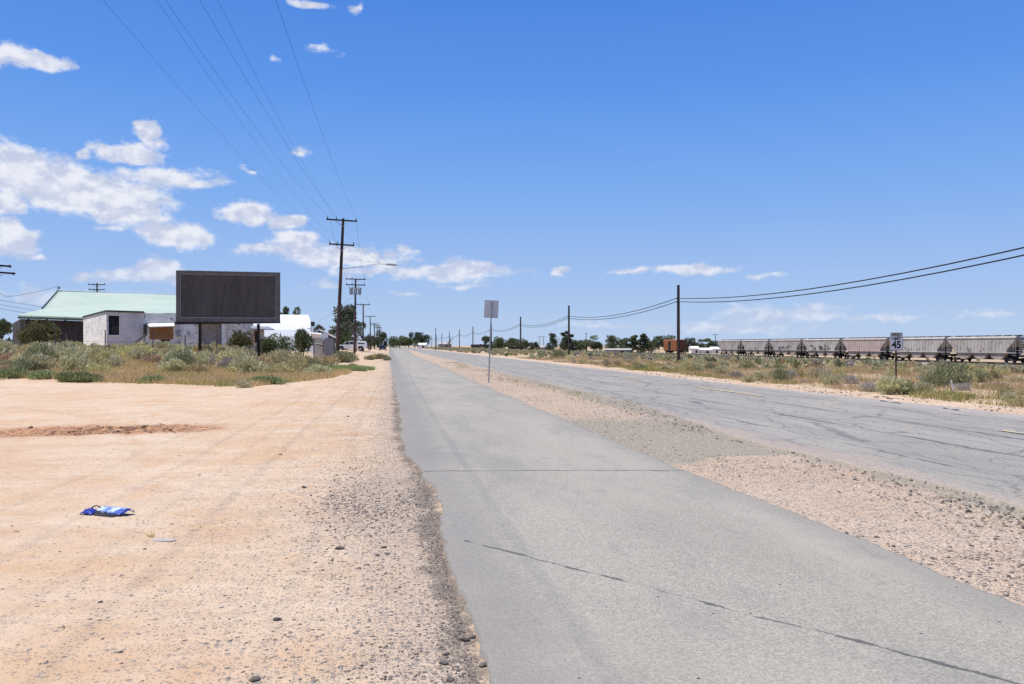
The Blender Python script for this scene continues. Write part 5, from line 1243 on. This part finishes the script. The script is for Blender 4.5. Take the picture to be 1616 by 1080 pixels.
MB().tube([(-.20+.13*math.cos(a)*.55+.05, .03+.02*math.sin(a), .035+.075*math.sin(a)) for a in np.linspace(0, math.pi, 9)], .008, 5).build('handle', blackb, bg)
x, y = gp(258, 847); V = []; Fc = []
pls = thing('plastic_scrap', 'flat pale grey plastic scrap lying on the sand by the dry tuft', 'scrap', (x, y, Hf(x, y)+.004), -.5)
MB().prism([(-.10, -.03), (-.04, -.055), (.03, -.045), (.09, -.02), (.11, .03), (.05, .05), (-.02, .04), (-.09, .03)], 'z', -.01, .002).build('sheet', mat('pale_scrap', (.42, .38, .34), (.34, .29, .25), 20, .7), pls)
x, y = gp(240, 842); k = 26; a = rng.random(k)*6.28; q = rng.random(k)*.02; pts_ = np.stack([x+np.cos(a)*q, y+np.sin(a)*q], 1)
tf = blades('dry_tuft', pts_, .075, .008, np.tile([(.62, .52, .16)], (k, 1)), .35); tag(tf, 'tiny yellow dry grass tuft on the bare sand', 'grass tuft')
x, y = gp(1508, 622); st = thing('marker_stake', 'short leaning white stake in the brush right of the speed sign', 'stake', (x, y, Hf(x, y)), 0); MB().tube([(.0, 0, -.1), (-.16, 0, .46)], .03, 5).build('stake', white_paint, st)
tread = mat('shredded_tyre_rubber', (.02, .02, .02), (.035, .033, .03), 8, .9)
for (xa, ya), (xb, yb), lab in (((1388, 634), (1420, 638.5), 'long black strip of tyre tread at the far road edge below the speed sign'), ((1488, 646), (1512, 649.5), 'thin dark strip of tyre tread on the right verge near the picture edge')):
    p, q = gp(xa, ya), gp(xb, yb); m = MB(); pts_ = [Vector((p[0]+(q[0]-p[0])*t, p[1]+(q[1]-p[1])*t+.05*math.sin(t*5), Hf(p[0], p[1])+.02+.01*math.sin(t*9))) for t in np.linspace(0, 1, 10)]
    m.tube(pts_, [.015]+[.03]*8+[.015], 5); tag(m.build('tyre_tread', tread), lab, 'tyre tread')
# gravel: thousands of small angular stones in one mesh, thick along the path's edges, thin on the open sand
def stones(name, xy, size, pal, label, z=None, flat=.6):
    n = len(xy); r = rng
    ico = np.array([(0, 0, 1.), (.9, 0, .35), (.28, .85, .35), (-.72, .53, .35), (-.72, -.53, .35), (.28, -.85, .35), (.72, .53, -.45), (-.28, .85, -.45), (-.9, 0, -.45), (-.28, -.85, -.45), (.72, -.53, -.45)])
    fc = np.array([(0, 1, 2), (0, 2, 3), (0, 3, 4), (0, 4, 5), (0, 5, 1), (1, 6, 2), (2, 6, 7), (2, 7, 3), (3, 7, 8), (3, 8, 4), (4, 8, 9), (4, 9, 5), (5, 9, 10), (5, 10, 1), (1, 10, 6)])
    V = ico[None]*(1+.30*r.normal(size=(n, 11, 1)).clip(-1.2, 1.2))*np.stack([.8+.6*r.random(n), .7+.5*r.random(n), flat*(.6+.7*r.random(n))], 1)[:, None]
    a = r.random(n)*6.283; c, s = np.cos(a)[:, None], np.sin(a)[:, None]
    X = V[..., 0]*c-V[..., 1]*s; Y = V[..., 0]*s+V[..., 1]*c
    zz = (H(xy[:, 0], xy[:, 1]) if z is None else z)
    V = np.stack([X*size[:, None]+xy[:, :1], Y*size[:, None]+xy[:, 1:], V[..., 2]*size[:, None]+(zz+size*.12)[:, None]], -1).reshape(-1, 3)
    Fa = (fc[None]+np.arange(n)[:, None, None]*11).reshape(-1, 3)
    cols = np.array(pal)[r.integers(0, len(pal), n)]*(.7+.6*r.random((n, 1)))
    return tag(mesh_np(name, V, Fa, stone_mat, cols=np.repeat(cols, 11, 0)), label, name, kind='stuff')
stone_mat = bpy.data.materials.new('loose_stone'); stone_mat.use_nodes = True; t_ = NT(stone_mat.node_tree); bs = stone_mat.node_tree.nodes['Principled BSDF']; bs.inputs['Roughness'].default_value = .9
stone_mat.node_tree.links.new(t_.attr('tint', 'Color'), bs.inputs['Base Color'])
SAND_P = [(.46, .36, .27), (.36, .285, .22), (.28, .225, .18), (.18, .14, .11), (.12, .095, .078), (.40, .33, .27)]; DARK_P = [(.10, .083, .07), (.15, .125, .105), (.075, .064, .055), (.25, .20, .16), (.31, .26, .21)]
def expo(n, a, b): return a+(b-a)*rng.random(n)**3.2
def scatter(n, xf, y0, y1, keep):
    y = y0*(y1/y0)**rng.random(n); x = xf(y, n); k = keep(x, y); return np.stack([x[k], y[k]], 1)
dens = lambda x, y, t: fbm(x*.9+4, y*.6+2, 4)+rng.normal(size=len(x))*.13 > t
g = scatter(11000, lambda y, n: .45-np.abs(rng.normal(size=n))*.7, 3.2, 42, lambda x, y: dens(x, y, -.04)); stones('gravel', g, expo(len(g), .0035, .011), SAND_P+DARK_P[:3], 'gravel spilling along the left edge of the path')
g = np.stack([-.15+rng.normal(size=5200)*.34, 8.7+rng.normal(size=5200)*1.25], 1); g = g[(g[:, 0] < .5) & dens(g[:, 0], g[:, 1], -.1)]; stones('gravel', g, expo(len(g), .004, .015), DARK_P, 'dark asphalt crumbs in a patch at the left edge of the path')
g = scatter(5200, lambda y, n: .42-np.abs(rng.normal(size=n))*.09, 3.2, 30, lambda x, y: x < 10); stones('gravel', g, expo(len(g), .0035, .011), DARK_P, 'dark crumbs lying against the broken left edge of the path')
g = scatter(7000, lambda y, n: rng.uniform(-9, .3, n), 3.3, 30, lambda x, y: dens(x, y, .06)); stones('gravel', g, expo(len(g), .003, .010), SAND_P+DARK_P, 'small stones strewn over the open sand')
g = scatter(24000, lambda y, n: rng.uniform(3.78, 6.6, n), 3.6, 75, lambda x, y: dens(x, y, .03)); stones('gravel', g, expo(len(g), .005, .020), SAND_P+DARK_P, 'gravel on the strip between path and road')
g = scatter(5000, lambda y, n: rng.uniform(5.5, 7.1, n), 5, 22, lambda x, y: dens(x, y, .0)); stones('gravel', g, expo(len(g), .006, .024), DARK_P, 'black crumbs along the left edge of the road', z=np.full(len(g), .0))
g = scatter(2500, lambda y, n: rng.uniform(14., 15.8, n), 12, 60, lambda x, y: dens(x, y, -.05)); stones('gravel', g, expo(len(g), .012, .05), SAND_P+DARK_P, 'stones on the sandy verge right of the road')
g = np.stack([PIT[0]+.9+rng.normal(size=260)*.8, PIT[1]+.1+rng.normal(size=260)*.45], 1); stones('earth_clods', g, expo(len(g), .010, .055), [(.26, .15, .085), (.19, .105, .06), (.36, .21, .125)], 'brown earth clods heaped in the dug hole on the sand')
m = MB(); rt = random.Random(3)
for _ in range(70):
    x = rt.uniform(-7, .2); y = 3.6+rt.random()**1.6*16; a = rt.uniform(0, 6.28); l = rt.uniform(.02, .085); z = Hf(x, y)+.005; k = rt.uniform(-.5, .5)
    m.tube([(x, y, z), (x+math.cos(a)*l*.5, y+math.sin(a)*l*.5, z+.006), (x+math.cos(a+k)*l, y+math.sin(a+k)*l, z+.002)], [.003, .0035, .0015], 4)
tag(m.build('dry_twigs', mat('dry_twig', (.13, .095, .065), (.07, .05, .035), 9, .9)), 'tiny dry twigs and splinters strewn over the sand', 'twigs', kind='stuff')
# bigger clods that can be told apart
chunk_m = mat('asphalt_chunk', (.17, .145, .12), (.095, .08, .066), 30, .95, bump=.8, bscale=60)
CG = 'dark asphalt chunks on the sand'
import bmesh
for px, py, s in ((480, 765, .055), (536, 860, .05), (437, 970, .035), (745, 998, .034), (733, 1001, .045), (700, 1037, .038), (703, 1023, .03), (765, 1042, .04), (711, 1063, .034), (605, 858, .035), (612, 868, .03), (596, 870, .035), (549, 655, .06), (443, 713, .04), (402, 1064, .04), (158, 946, .024), (190, 1020, .022), (228, 860, .022)):
    x, y = gp(px, py); bm = bmesh.new(); bmesh.ops.create_icosphere(bm, subdivisions=2, radius=1)
    f = random.random()*50
    for v in bm.verts:
        q = 1+.95*float(fbm(v.co.x*1.6+f, v.co.y*1.6+v.co.z*2.1, 3)); v.co = Vector((v.co.x*q*random.uniform(.97, 1.03)*1.2, v.co.y*q*.85, v.co.z*q*.5))*s
    s *= .62
    for v in bm.verts: v.co *= .62
    me = bpy.data.meshes.new('asphalt_chunk'); bm.to_mesh(me); bm.free(); me.materials.append(chunk_m)
    o = link(bpy.data.objects.new('asphalt_chunk', me)); o.location = (x, y, Hf(x, y)+s*.22); o.rotation_euler = (random.uniform(-.2, .2), random.uniform(-.2, .2), random.random()*6)
    tag(o, 'fist sized dark asphalt chunk lying loose on the sand left of the path', 'asphalt chunk', CG)
